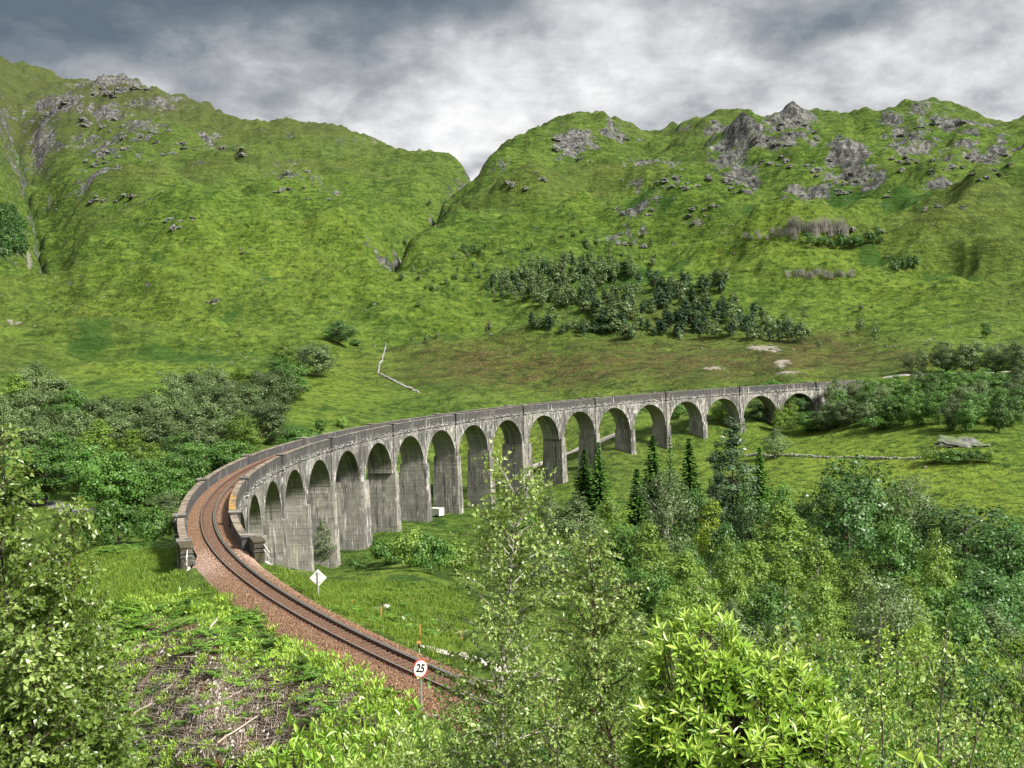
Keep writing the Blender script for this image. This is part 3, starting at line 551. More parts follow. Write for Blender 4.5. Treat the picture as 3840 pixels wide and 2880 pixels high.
# ------------------------------------------------------------------ the viaduct
def build_viaduct():
    root = empty('railway_viaduct', (*arc(190, BW / 2), -11))
    tag(root, 'long curved grey concrete railway viaduct of many tall round arches streaked white', 'viaduct')
    inv = Matrix.Translation(-Vector(root.location))
    C = [M['concrete']]
    def put(mb, name):
        o = mb.obj(name, C, root, useuv=True); o.matrix_parent_inverse = inv; return o
    def sheet(mb, s, off, z, uv_u=None, flip=False, **at):
        """grid of points (rows x cols) given by s, off, z relative to the parapet top"""
        s, off, z = np.broadcast_arrays(np.asarray(s, float), np.asarray(off, float), np.asarray(z, float))
        P = arc3(s, off, zpar(s) + z); n, m = s.shape; idx = np.arange(n * m).reshape(n, m)
        f = np.stack([idx[:-1, :-1], idx[:-1, 1:], idx[1:, 1:], idx[1:, :-1]], -1).reshape(-1, 4)
        if flip: f = f[:, ::-1]
        u = s if uv_u is None else np.broadcast_to(uv_u, s.shape)
        at = {k: np.broadcast_to(np.asarray(a, float), s.shape).ravel() for k, a in at.items()}
        mb.add(P.reshape(-1, 3), f, 0, np.stack([u.ravel(), z.ravel()], -1), **at)
    def prism(mb, s, prof, closed=True, **at):
        """extrude a profile [(off, z)...] along s"""
        s = np.asarray(s, float); pr = np.array(prof + ([prof[0]] if closed else []), float)
        run = np.r_[0, np.cumsum(np.hypot(*np.diff(pr, axis=0).T))]
        top = (pr[:, 1] > -.02).astype(float)
        a2 = {k: v for k, v in at.items()}
        S = np.repeat(s[:, None], len(pr), 1); O = np.repeat(pr[None, :, 0], len(s), 0); Z = np.repeat(pr[None, :, 1], len(s), 0)
        if 'coping' in a2: a2['coping'] = np.repeat(top[None], len(s), 0) * a2['coping']
        if 'lichen' in a2: a2['lichen'] = np.repeat(top[None], len(s), 0) * a2['lichen']
        sheet(mb, S, O, Z, S + O * .37, **a2)
        for k in (0, -1):
            P = arc3(np.full(len(prof), s[k]), [p[0] for p in prof], zpar(s[k]) + np.array([p[1] for p in prof]))
            mb.add(P, [list(range(len(prof)))[::1 if k else -1]], 0, np.array([[p[0] + s[k], p[1]] for p in prof]), moss=at.get('moss', 0))
    CROWN, HALF, SPR, BAND = -3.364, 7.62, -10.7, -2.15
    rnd = np.random.RandomState(5)
    for i in range(21):                                    # one span: two faces and the vault between them
        a, b = PIER_S[i], PIER_S[i + 1]; c = (a + b) / 2
        th = np.linspace(PI, 0, 33); xs = c + HALF * np.cos(th); zs = CROWN - HALF + HALF * np.sin(th)
        mb = MB()
        ss = np.r_[a + .012, xs[0] - .0, xs[1:-1], xs[-1], b - .012]; zb = np.r_[SPR - .3, SPR - .3, zs[1:-1], SPR - .3, SPR - .3]
        zb[1] = zb[-2] = SPR - .3
        rows = np.linspace(0, 1, 7)[:, None]
        Zg = zb[None] + (BAND - zb[None]) * rows; Sg = np.repeat(ss[None], 7, 0)
        sheet(mb, Sg, 0., Zg, flip=True); sheet(mb, Sg, BW, Zg)
        # vault
        sv = np.r_[xs[0], xs, xs[-1]]; zv = np.r_[SPR - .3, zs, SPR - .3]
        ov = np.linspace(0, BW, 5)[:, None]; run = np.r_[0, np.cumsum(np.hypot(np.diff(sv), np.diff(zv)))]
        sheet(mb, np.repeat(sv[None], 5, 0), np.repeat(ov, len(sv), 1), np.repeat(zv[None], 5, 0), ov * .9 + c * 1.3, reveal=1.0)
        put(mb, 'arch_span')
        mr = MB()                                          # raised arch ring
        r2 = HALF + .62; x2 = c + r2 * np.cos(th); z2 = CROWN - HALF + r2 * np.sin(th)
        ok = z2 > CROWN - HALF + .9
        for off, fl in ((-.07, True), (BW + .07, False)):
            S2 = np.stack([xs[ok], x2[ok]]); Z2 = np.stack([zs[ok], z2[ok]]); sheet(mr, S2, off, Z2, flip=not fl, reveal=.25)
            sheet(mr, np.stack([x2[ok]] * 2), np.array([[off], [0 if fl else BW]]), np.stack([z2[ok]] * 2), flip=not fl)
            sheet(mr, np.stack([xs[ok]] * 2), np.array([[off], [0 if fl else BW]]), np.stack([zs[ok]] * 2), flip=fl, reveal=.8)
        put(mr, 'arch_ring')
    for i in range(1, 21):                                 # piers, wider below the springing
        s0 = PIER_S[i]; hw = .93 + (1.37 if i in (8, 13) else 0)
        g = min(float(gz(*arc(s0, o))) for o in (-1.5, BW / 2, BW + 1.5)) - 1.5 - float(zpar(s0))
        g = min(g, -12.5); n = max(3, int((SPR - g) / 2.5)); zz = np.linspace(SPR, g, n + 1)
        mb = MB()
        for side in range(4):
            bt = (SPR - zz) / 38.
            e = hw + bt; p = .48 + bt
            pt = {0: ((-1, -p), (1, -p)), 1: ((1, -p), (1, BW + p)), 2: ((1, BW + p), (-1, BW + p)), 3: ((-1, BW + p), (-1, -p))}[side]
            m = 5 if side in (1, 3) else 3; w = np.linspace(0, 1, m)[None]
            sa, oa = pt[0]; sb, ob = pt[1]
            S = s0 + (sa * e)[:, None] * (1 - w) + (sb * e)[:, None] * w; O = np.asarray(oa)[:, None] * (1 - w) + np.asarray(ob)[:, None] * w
            sheet(mb, S, O, np.repeat(zz[:, None], m, 1), (S - s0) + (O * .9) + s0 * 1.3, flip=False, reveal=.85 if side in (1, 3) else .25)
        # weathered shelf on top of the projecting foot
        for o0, o1 in ((-.48, 0), (BW, BW + .48)):
            sheet(mb, [[s0 - hw] * 2, [s0 + hw] * 2], [[o0, o1]] * 2, SPR, coping=.6, reveal=.5)
        put(mb, 'pier')
    for i in range(0, 22):                                 # pilaster strips and parapet blocks on every second pier
        if i % 2 and i != 21: continue
        s0 = PIER_S[i]
        for inner in (True, False):
            sg = (lambda o: -o) if inner else (lambda o: BW + o)
            mb = MB(); hw = .62 if i != 8 else .95
            def bx(s1, s2, o1, o2, z1, z2, **at):
                S = np.array([s1, s2]); pf = [(sg(o1), z1), (sg(o2), z1), (sg(o2), z2), (sg(o1), z2)]
                if not inner: pf = pf[::-1]
                prism(mb, S, pf, **at)
            if 0 < i < 21: bx(s0 - hw, s0 + hw, .002, .26, SPR + .02, BAND - .02, reveal=.45)
            bx(s0 - hw - .18, s0 + hw + .18, -.66, .52, BAND - .25, .10)
            bx(s0 - hw - .30, s0 + hw + .30, -.74, .62, .102, .26, coping=1.)
            put(mb, 'pilaster')
    for i in range(21):                                    # parapets, one length per bay and side
        a, b = PIER_S[i], PIER_S[i + 1]
        for inner in (True, False):
            if i % 2 == 0: s1, s2 = a + .85, b - .02
            else: s1, s2 = a + .02, b - .85
            if i == 20: s2 = b - .85
            ss = np.linspace(s1, s2, 9); mb = MB()
            if inner: pf = [(-.10, BAND), (.54, BAND), (.54, -.16), (.60, -.15), (.60, 0), (-.16, 0), (-.16, -.15), (-.10, -.16)]
            else: pf = [(BW - .54, BAND), (BW + .10, BAND), (BW + .10, -.16), (BW + .16, -.15), (BW + .16, 0), (BW - .60, 0), (BW - .60, -.15), (BW - .54, -.16)]
            prism(mb, ss, pf, coping=1., lichen=1. if (inner and i == 19) else (.15 if i > 14 else 0))
            put(mb, 'parapet')
            m2 = MB()                                      # string course under the parapet
            o1, o2 = (-.2, 0) if inner else (BW, BW + .2)
            prism(m2, ss, [(o1, BAND - .22), (o2, BAND - .22), (o2, BAND - .002), (o1, BAND - .002)])
            put(m2, 'string_course')
    mb = MB(); ss = np.linspace(-22, S_END + 4, 160)       # deck slab under the ballast
    prism(mb, ss, [(.55, BAND), (BW - .55, BAND), (BW - .55, -1.35), (.55, -1.35)]); put(mb, 'deck_slab')
    for inner in (True, False):                            # heavy end walls near the camera, and far abutment walls
        mb = MB(); s = np.array([S_END + .85, S_END + 3.6])
        pf = [(-1.05, -9), (-.1, -9), (-.1, .05), (-1.05, .05)] if inner else [(BW - .55, -9), (BW + .42, -9), (BW + .42, .05), (BW - .55, .05)]
        prism(mb, np.linspace(*s, 4), pf, coping=.8, moss=.8); put(mb, 'end_wall')
        mb = MB(); pf = [(-1.15, .052), (-.0, .052), (.0, .2), (-1.15, .2)] if inner else [(BW - .65, .052), (BW + .52, .052), (BW + .52, .2), (BW - .65, .2)]
        prism(mb, np.linspace(s[0] - .0, s[1] + .08, 4), pf, coping=1., moss=1.); put(mb, 'coping')
        mb = MB()
        o1, o2 = (-.12, .55) if inner else (BW - .55, BW + .12)
        prism(mb, np.linspace(-20, PIER_S[0] - .85, 5), [(o1, -9), (o2, -9), (o2, 0), (o1, 0)], coping=.5); put(mb, 'abutment_wall')
        mb = MB()
        for z in (-.42, -.80):                             # pale ledges on the near end face
            prism(mb, [s[1] + .002, s[1] + .10], [(pf[0][0] + .02, z), (pf[1][0] - .02, z), (pf[1][0] - .02, z + .10), (pf[0][0] + .02, z + .10)], coping=1.)
        put(mb, 'end_ledge')
    mb = MB()
    prism(mb, [S_END - .9, S_END + .9], [(-.05, -14), (BW + .05, -14), (BW + .05, BAND), (-.05, BAND)]); put(mb, 'abutment'); mb = MB()
    prism(mb, [PIER_S[0] - 1.5, PIER_S[0] + .9], [(-.05, -16), (BW + .05, -16), (BW + .05, BAND), (-.05, BAND)]); put(mb, 'abutment')
build_viaduct()

# ------------------------------------------------------------------ ballast and track
def build_track():
    mb = MB(); ss = np.r_[np.linspace(-25, S_END - .5, 220), np.linspace(S_END, 470, 180)]
    # cross profile relative to the track centre: (offset, height below rail top)
    c = track_off(ss); zr = railz(ss)
    land = sstep(S_END + 1, S_END + 6, ss)
    prof = np.array([-2.25, -1.9, -1.5, -1.25, -.9, -.45, 0, .45, .9, 1.25, 1.5, 1.9, 2.25])
    hgt = np.array([-.30, -.26, -.20, -.185, -.21, -.23, -.235, -.23, -.21, -.185, -.20, -.26, -.30])
    prof2 = np.array([-2.9, -2.35, -1.75, -1.3, -.9, -.45, 0, .45, .9, 1.3, 1.75, 2.6, 3.3]); hgt2 = np.array([-1.15, -.62, -.24, -.185, -.21, -.23, -.235, -.23, -.21, -.185, -.24, -.62, -1.15])
    O = c[:, None] + prof[None] * (1 - land[:, None]) + prof2[None] * land[:, None]
    H = hgt[None] * (1 - land[:, None]) + hgt2[None] * land[:, None]
    S = np.repeat(ss[:, None], 13, 1)
    P = arc3(S, O, 0 * S); P[..., 2] = zr[:, None] + H
    P[..., 2] += .035 * pn(P[..., 0] * 2.1, P[..., 1] * 2.1) + .02 * pn(P[..., 0] * 5.1, P[..., 1] * 5.1)
    n, m = S.shape; idx = np.arange(n * m).reshape(n, m)
    f = np.stack([idx[:-1, :-1], idx[1:, :-1], idx[1:, 1:], idx[:-1, 1:]], -1).reshape(-1, 4)
    pale = np.exp(-((ss - 370) / 6.5) ** 2)[:, None] * np.array([1, 1, .8, .3, 0, 0, 0, 0, 0, .3, .8, 1, 1.])[None]
    pale = pale + .55 * np.exp(-((ss - 384) / 9) ** 2)[:, None] * np.array([1, .9, .5, .1, 0, 0, 0, 0, 0, 0, 0, 0, 0.])[None]
    dark = np.array([0, 0, 0, .2, .8, 1, 1, 1, .8, .2, 0, 0, 0.])[None] * sstep(330, 375, ss)[:, None]
    mb.add(P.reshape(-1, 3), f, pale=np.broadcast_to(pale, S.shape).ravel(), dark=np.broadcast_to(dark, S.shape).ravel())
    tag(mb.obj('ballast', M['ballast'], smooth=True), kind='structure')
    # loose stones standing proud of the ballast
    st = MB(); rs = np.random.RandomState(3); N = 15000
    s = 340 + 95 * rs.rand(N) ** .75; k = rs.randint(0, 12, N); w = rs.rand(N)
    oo = prof2[k] * (1 - w) + prof2[k + 1] * w; hh = hgt2[k] * (1 - w) + hgt2[k + 1] * w
    ld = sstep(S_END + 1, S_END + 6, s); o1 = prof[k] * (1 - w) + prof[k + 1] * w; h1 = hgt[k] * (1 - w) + hgt[k + 1] * w
    oo = oo * ld + o1 * (1 - ld); hh = hh * ld + h1 * (1 - ld)
    keep = np.abs(np.abs(oo) - .75) > .09; s, oo, hh = s[keep], oo[keep], hh[keep]; N = len(s)
    Pc = arc3(s, track_off(s) + oo, railz(s) + hh + .02); r = .025 + .03 * rs.rand(N)
    tet = np.array([[1, 0, -.4], [-.5, .87, -.4], [-.5, -.87, -.4], [.1, .1, 1]])
    V = Pc[:, None] + (tet[None] + rs.uniform(-.3, .3, (N, 4, 3))) * r[:, None, None]
    F = np.array([[0, 1, 3], [1, 2, 3], [2, 0, 3]])[None] + (np.arange(N) * 4)[:, None, None]
    st.add(V.reshape(-1, 3), F.reshape(-1, 3), pale=np.repeat(np.exp(-((s - 370) / 7) ** 2), 4), dark=np.repeat((np.abs(oo) < .6) * .6, 4))
    tag(st.obj('ballast_stones', M['ballast']), kind='stuff')
    # track
    root = empty('railway_track', (*arc(400, track_off(400)), -16.3)); tag(root, 'single railway track with rusty sleepers curving onto the viaduct', 'railway track')
    inv = Matrix.Translation(-Vector(root.location))
    pf = np.array([(-.07, -.152), (.07, -.152), (.07, -.14), (.012, -.115), (.012, -.04), (.036, -.03), (.036, -.004), (.026, 0), (-.026, 0), (-.036, -.004), (-.036, -.03), (-.012, -.04), (-.012, -.115), (-.07, -.14)])
    def rail(name, off, zo, s1, s2):
        s = np.linspace(s1, s2, int((s2 - s1) / 1.4)); base = arc(s, track_off(s) + off); nrm = arc(s, track_off(s) + off + 1) - base
        P = np.concatenate([base[:, None] + nrm[:, None] * pf[None, :, :1], (railz(s)[:, None] + pf[None, :, 1] + zo)[..., None]], -1)
        n, m = len(s), len(pf); idx = np.arange(n * m).reshape(n, m); mb = MB()
        j = np.arange(m); f = np.stack([idx[:-1][:, j], idx[1:][:, j], idx[1:][:, (j + 1) % m], idx[:-1][:, (j + 1) % m]], -1)
        side = np.isin(np.arange(m), (6, 7, 8, 5 if off > 0 else 9))
        mb.add(P.reshape(-1, 3), f[:, ~side].reshape(-1, 4), 0); mb.add(P.reshape(-1, 3), f[:, side].reshape(-1, 4), 1)
        o = mb.obj(name, [M['rust'], M['railhead']], root); o.matrix_parent_inverse = inv
    rail('rail', .755, 0, -20, 465); rail('rail', -.755, 0, -20, 465); rail('check_rail', -.60, .01, 180, 465)
    mb = MB(); box(mb, (0, 0, 0), (.25, 2.55, .16)); box(mb, (0, .755, .09), (.20, .34, .04), mi=1); box(mb, (0, -.72, .09), (.20, .44, .04), mi=1)
    me = mb.mesh('sleeper', [M['sleeper'], M['rust']]); rs = np.random.RandomState(9)
    for k in range(300):
        s = 455 - k * .70; p = arc(s, track_off(s)); o = link('sleeper', me, root); o.matrix_parent_inverse = inv
        q = arc(s + .1, track_off(s + .1)) - p
        o.location = (*p, float(railz(s)) - .272 + rs.uniform(-.008, .008)); o.rotation_euler = (0, 0, math.atan2(q[1], q[0]) + rs.uniform(-.02, .02))
build_track()

# ------------------------------------------------------------------ plants: meshes shared by their copies
def rdir(rs, n): return unit(rs.normal(size=(n, 3)))
def crown_broad(name, seed, mat, H=10., R=3.6, base=.22, nclump=70, per=46, leaf=.34, shape='round', bark='bark', trunk_w=.22):
    """trunk with limbs that run into leaf clumps; height H, crown radius R"""
    rs = np.random.RandomState(seed); cl = MB(); tk = MB()
    zc = H * (base + 1) / 2; hz = H * (1 - base) / 2
    C = []
    while len(C) < nclump:
        p = rs.uniform(-1, 1, 3); r = np.linalg.norm(p)
        if r > 1 or r < .38: continue
        if shape == 'birch': p[:2] *= np.clip(1.05 - .46 * (p[2] + .55), .30, 1.05)
        if shape == 'column': p[:2] *= .55 + .45 * np.cos(p[2] * 1.5)
        if shape == 'dome': p[2] = abs(p[2]) * 1.25 - .35
        lob = 1 + .22 * math.sin(3 * math.atan2(p[1], p[0]) + seed) + .16 * math.sin(5 * p[2] + seed * 2)
        C.append((p[0] * R * lob, p[1] * R * lob, zc + p[2] * hz * (1 + .08 * math.sin(seed + 4 * p[0]))))
    C = np.array(C); cr = R * (.24 + .16 * rs.rand(nclump)) * (1.0 if shape != 'birch' else .85)
    lean = rs.normal(size=2) * .25
    tp = np.array([[lean[0] * (k / 6) ** 2, lean[1] * (k / 6) ** 2, H * .86 * k / 6] for k in range(7)]); tp[1:, :2] += rs.normal(size=(6, 2)) * .10
    tube(tk, tp, np.linspace(trunk_w, .03, 7), 6)
    for k in np.argsort(C[:, 2])[::3]:
        q = C[k]; h = max(.12 * H, q[2] - .9 * np.hypot(q[0], q[1]) - .3); h = min(h, H * .8)
        b = np.array([np.interp(h, tp[:, 2], tp[:, 0]), np.interp(h, tp[:, 2], tp[:, 1]), h]); md = (b + q) / 2 + np.array([0, 0, -.05 * H * rs.rand()])
        tube(tk, [b, md, q], [trunk_w * .38, trunk_w * .22, .02], 4)
    n = nclump * per; ci = np.repeat(np.arange(nclump), per)
    d = rdir(rs, n); rr = rs.rand(n) ** .45
    ctint = rs.rand(nclump)
    off = d * (cr[ci] * rr)[:, None]; off[:, 2] *= .72
    P = C[ci] + off
    if shape == 'birch': P[:, 2] -= .10 * R * rs.rand(n) * (rr > .7)
    out = unit(P - np.array([0, 0, zc])); N = unit(out * .6 + d * .7 + rdir(rs, n) * .7 + np.array([0, 0, .45]))
    D = unit(np.cross(N, rdir(rs, n)))
    tint = np.clip(.28 + .34 * ctint[ci] + .2 * rs.rand(n), 0, 1)
    sz = leaf * (.6 + .8 * rs.rand(n)); leaves(cl, P, D, N, sz, sz * .62, tint=tint)
    return cl.mesh(name + '_crown', mat, False), tk.mesh(name + '_trunk', M[bark], True)
def crown_spruce(name, seed, mat, H=14., R=2.6, tiers=26, dens=1., droop=.35, leaf=.42):
    rs = np.random.RandomState(seed); cl = MB(); tk = MB()
    tube(tk, [(0, 0, 0), (.05, .03, H * .5), (0, 0, H * .99)], [.20, .12, .015], 6)
    Pc, Dc, Nc, S, T = [], [], [], [], []
    for k in range(tiers):
        f = (k + .5) / tiers; z = H * (.06 + .93 * f); r = R * (1 - f) ** .82 * (.82 + .36 * rs.rand()) + .12
        nb = int((7 + 5 * (1 - f)) * dens)
        for j in range(nb):
            a = 2 * PI * (j + rs.rand() * .8) / nb; L = r * (.65 + .45 * rs.rand()); dz = -droop * (.6 + .6 * rs.rand())
            m = max(3, int(L / leaf * 2.1)); t = (np.arange(m) + .5) / m
            dirv = np.array([math.cos(a), math.sin(a), 0]); tin = .15 + .5 * rs.rand()
            c = dirv[None] * (t * L)[:, None]; c[:, 2] = z + dz * L * t ** 1.5 + .25 * L * t ** 4
            for sgn in (-1, 0, 1):
                sd = np.array([-math.sin(a), math.cos(a), 0]) * sgn * .55
                Dv = unit(dirv + sd + np.array([0, 0, dz * .7]) + rs.normal(size=(m, 3)) * .25)
                Pc.append(c + sd * .18 * L * (1 - t)[:, None] + rs.normal(size=(m, 3)) * .04); Dc.append(Dv)
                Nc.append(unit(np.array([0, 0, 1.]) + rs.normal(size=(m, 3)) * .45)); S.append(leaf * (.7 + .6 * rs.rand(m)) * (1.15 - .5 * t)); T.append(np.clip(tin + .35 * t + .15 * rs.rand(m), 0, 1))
    P = np.concatenate(Pc); S = np.concatenate(S)
    leaves(cl, P, np.concatenate(Dc), np.concatenate(Nc), S * 1.5, S * .85, tint=np.concatenate(T))
    return cl.mesh(name + '_crown', mat, False), tk.mesh(name + '_trunk', M['bark'], True)
def far_tree(name, seed, mat, H=9., R=2.4, base=.12, n=420, leaf=.62, cone=.5, bark='bark'):
    """small single-mesh tree for the far hillside: leaf clusters and a trunk in one mesh"""
    rs = np.random.RandomState(seed); mb = MB()
    k = 26; C = rs.uniform(-1, 1, (k * 4, 3)); C = C[np.linalg.norm(C, axis=1) < 1][:k]; k = len(C)
    zf = (C[:, 2] + 1) / 2; C[:, :2] *= (1.05 - cone * zf)[:, None]
    C = np.c_[C[:, :2] * R * .85, H * (base + (1 - base) * (.12 + .80 * zf))]
    ci = rs.randint(0, k, n); d = rdir(rs, n); P = C[ci] + d * (R * .36 * rs.rand(n) ** .4)[:, None]; ct = rs.rand(k)
    N = unit(unit(P - np.array([0, 0, H * .5])) * .7 + d * .6 + rdir(rs, n) * .6 + np.array([0, 0, .5])); D = unit(np.cross(N, rdir(rs, n)))
    sz = leaf * (.6 + .8 * rs.rand(n)); leaves(mb, P, D, N, sz, sz * .7, 0, tint=np.clip(.2 + .4 * ct[ci] + .25 * rs.rand(n), 0, 1))
    tube(mb, [(0, 0, -.4), (.05, 0, H * .5), (0, 0, H * .85)], [.16, .11, .03], 5, 1, tint=0.)
    return mb.mesh(name, [mat, M[bark]], False)
PROTO = {}
def protos(kind, lst): PROTO[kind] = lst
protos('broad', [crown_broad('broadleaf', 20 + k, M['broad'], 10, 3.7, .08, 85, 84, .35, 'round') for k in range(4)])
protos('greywood', [crown_broad('woodland', 30 + k, M['broad_grey'], 10, 3.7, .06, 90, 90, .33, 'round') for k in range(4)])
protos('birch', [crown_broad('birch', 40 + k, M['birch'], 11, 3.0, .12, 95, 72, .25, 'birch', 'birchbark', .13) for k in range(4)])
protos('greybirch', [crown_broad('grey_birch', 50 + k, M['broad_grey'], 11, 3.2, .12, 95, 70, .25, 'birch' if k else 'round', 'birchbark', .13) for k in range(2)])
protos('dark', [crown_broad('dark_tree', 60 + k, M['darkleaf'], 10, 3.7, .10, 85, 66, .34, 'round', trunk_w=.26) for k in range(3)])
protos('yellow', [crown_broad('larch', 66, M['yellow'], 11, 2.2, .1, 70, 44, .27, 'birch')])
protos('poplar', [crown_broad('tall_pine', 70 + k, M['bluepine'], 16, 2.5, .10, 110, 62, .32, 'column', trunk_w=.2) for k in range(1)])
protos('spruce', [crown_spruce('spruce', 80 + k, M['spruce'], 14, 2.9, 33, 1.15, .38) for k in range(3)])
protos('darkspruce', [crown_spruce('dark_spruce', 90, M['darkleaf'], 13, 3.0, 24, 1.1, .25)])
protos('bush', [crown_broad('bush', 95 + k, M['broad'] if k < 2 else M['birch'], 3.2, 2.2, -.05, 50, 60, .24, 'dome', trunk_w=.06) for k in range(3)])
FAR = {'pine': [far_tree('hill_pine', 100 + k, M['pine'], 9, 2.3, .02, 620, .58, .82) for k in range(4)],
       'leafy': [far_tree('hill_tree', 110 + k, M['broad_grey'], 7, 2.6, .04, 420, .58, .35) for k in range(3)],
       'darkpine': [far_tree('hill_dark_pine', 120 + k, M['darkleaf'], 8, 3.0, .22, 420, .6, .2) for k in range(2)]}
MPX = K / FPX                                              # metres per view pixel per metre of distance
SPEC = {'broad': (10, 3.9), 'greywood': (10, 3.9), 'birch': (11, 2.9), 'greybirch': (11, 3.0), 'dark': (10, 3.7), 'yellow': (11, 2.0), 'poplar': (16, 2.4), 'spruce': (14, 2.9), 'darkspruce': (13, 3.0), 'bush': (3.1, 2.2)}
NAMES = {'broad': 'broadleaf_tree', 'greywood': 'broadleaf_tree', 'birch': 'birch_tree', 'greybirch': 'birch_tree', 'dark': 'broadleaf_tree', 'yellow': 'larch_tree', 'poplar': 'poplar_tree', 'spruce': 'spruce_tree', 'darkspruce': 'spruce_tree', 'bush': 'bush'}
_cnt = {}
def tree_at(kind, p, h, w=None, label=None, group=None):
    H, R = SPEC[kind]; k = _cnt.get(kind, 0); _cnt[kind] = k + 1; cm, tm = PROTO[kind][k % len(PROTO[kind])]
    sz = h / H; sx = sz if w is None else min(max((w / 2) / R, sz * .45), sz * 1.9)
    o = empty(NAMES[kind], (p[0], p[1], p[2] - .15), random.uniform(0, 2 * PI), (sx, sx, sz))
    link('trunk', tm, o); link('foliage' if kind == 'bush' else 'crown', cm, o)
    tag(o, label, 'bush' if kind == 'bush' else 'tree', group); return o
def tree_px(kind, x, ytop, d, wpx=None, label=None, group=None):
    """a tree d metres away on the ground whose top shows at a point of the photograph"""
    top = px(x, ytop, d); z = float(gz(top[0], top[1])); h = max(top[2] - z, 1.2)
    return tree_at(kind, (top[0], top[1], z), h, None if wpx is None else wpx * MPX * d, label, group)
def tree_hit(kind, x, ytop, hpx, wpx=None, label=None, group=None, dmin=44):
    p = hit(x, ytop + hpx, dmin); d = math.hypot(p[0], p[1])
    return tree_at(kind, p, hpx * MPX * d, None if wpx is None else wpx * MPX * d, label, group)
def poisson(poly, r, rs, tries=4000, limit=999):
    poly = np.array(poly, float); lo, hi = poly.min(0), poly.max(0); out = []
    a, b = poly, np.roll(poly, -1, 0)
    for _ in range(tries):
        q = rs.uniform(lo, hi)
        c = ((a[:, 1] > q[1]) != (b[:, 1] > q[1])) & (q[0] < (b[:, 0] - a[:, 0]) * (q[1] - a[:, 1]) / (b[:, 1] - a[:, 1] + 1e-9) + a[:, 0])
        if c.sum() % 2 == 0: continue
        rr = r(q) if callable(r) else r
        if all((q[0] - o[0]) ** 2 + 1.6 * (q[1] - o[1]) ** 2 > rr * rr for o in out): out.append(q)
        if len(out) >= limit: break
    return sorted(map(tuple, out), key=lambda q: q[1])
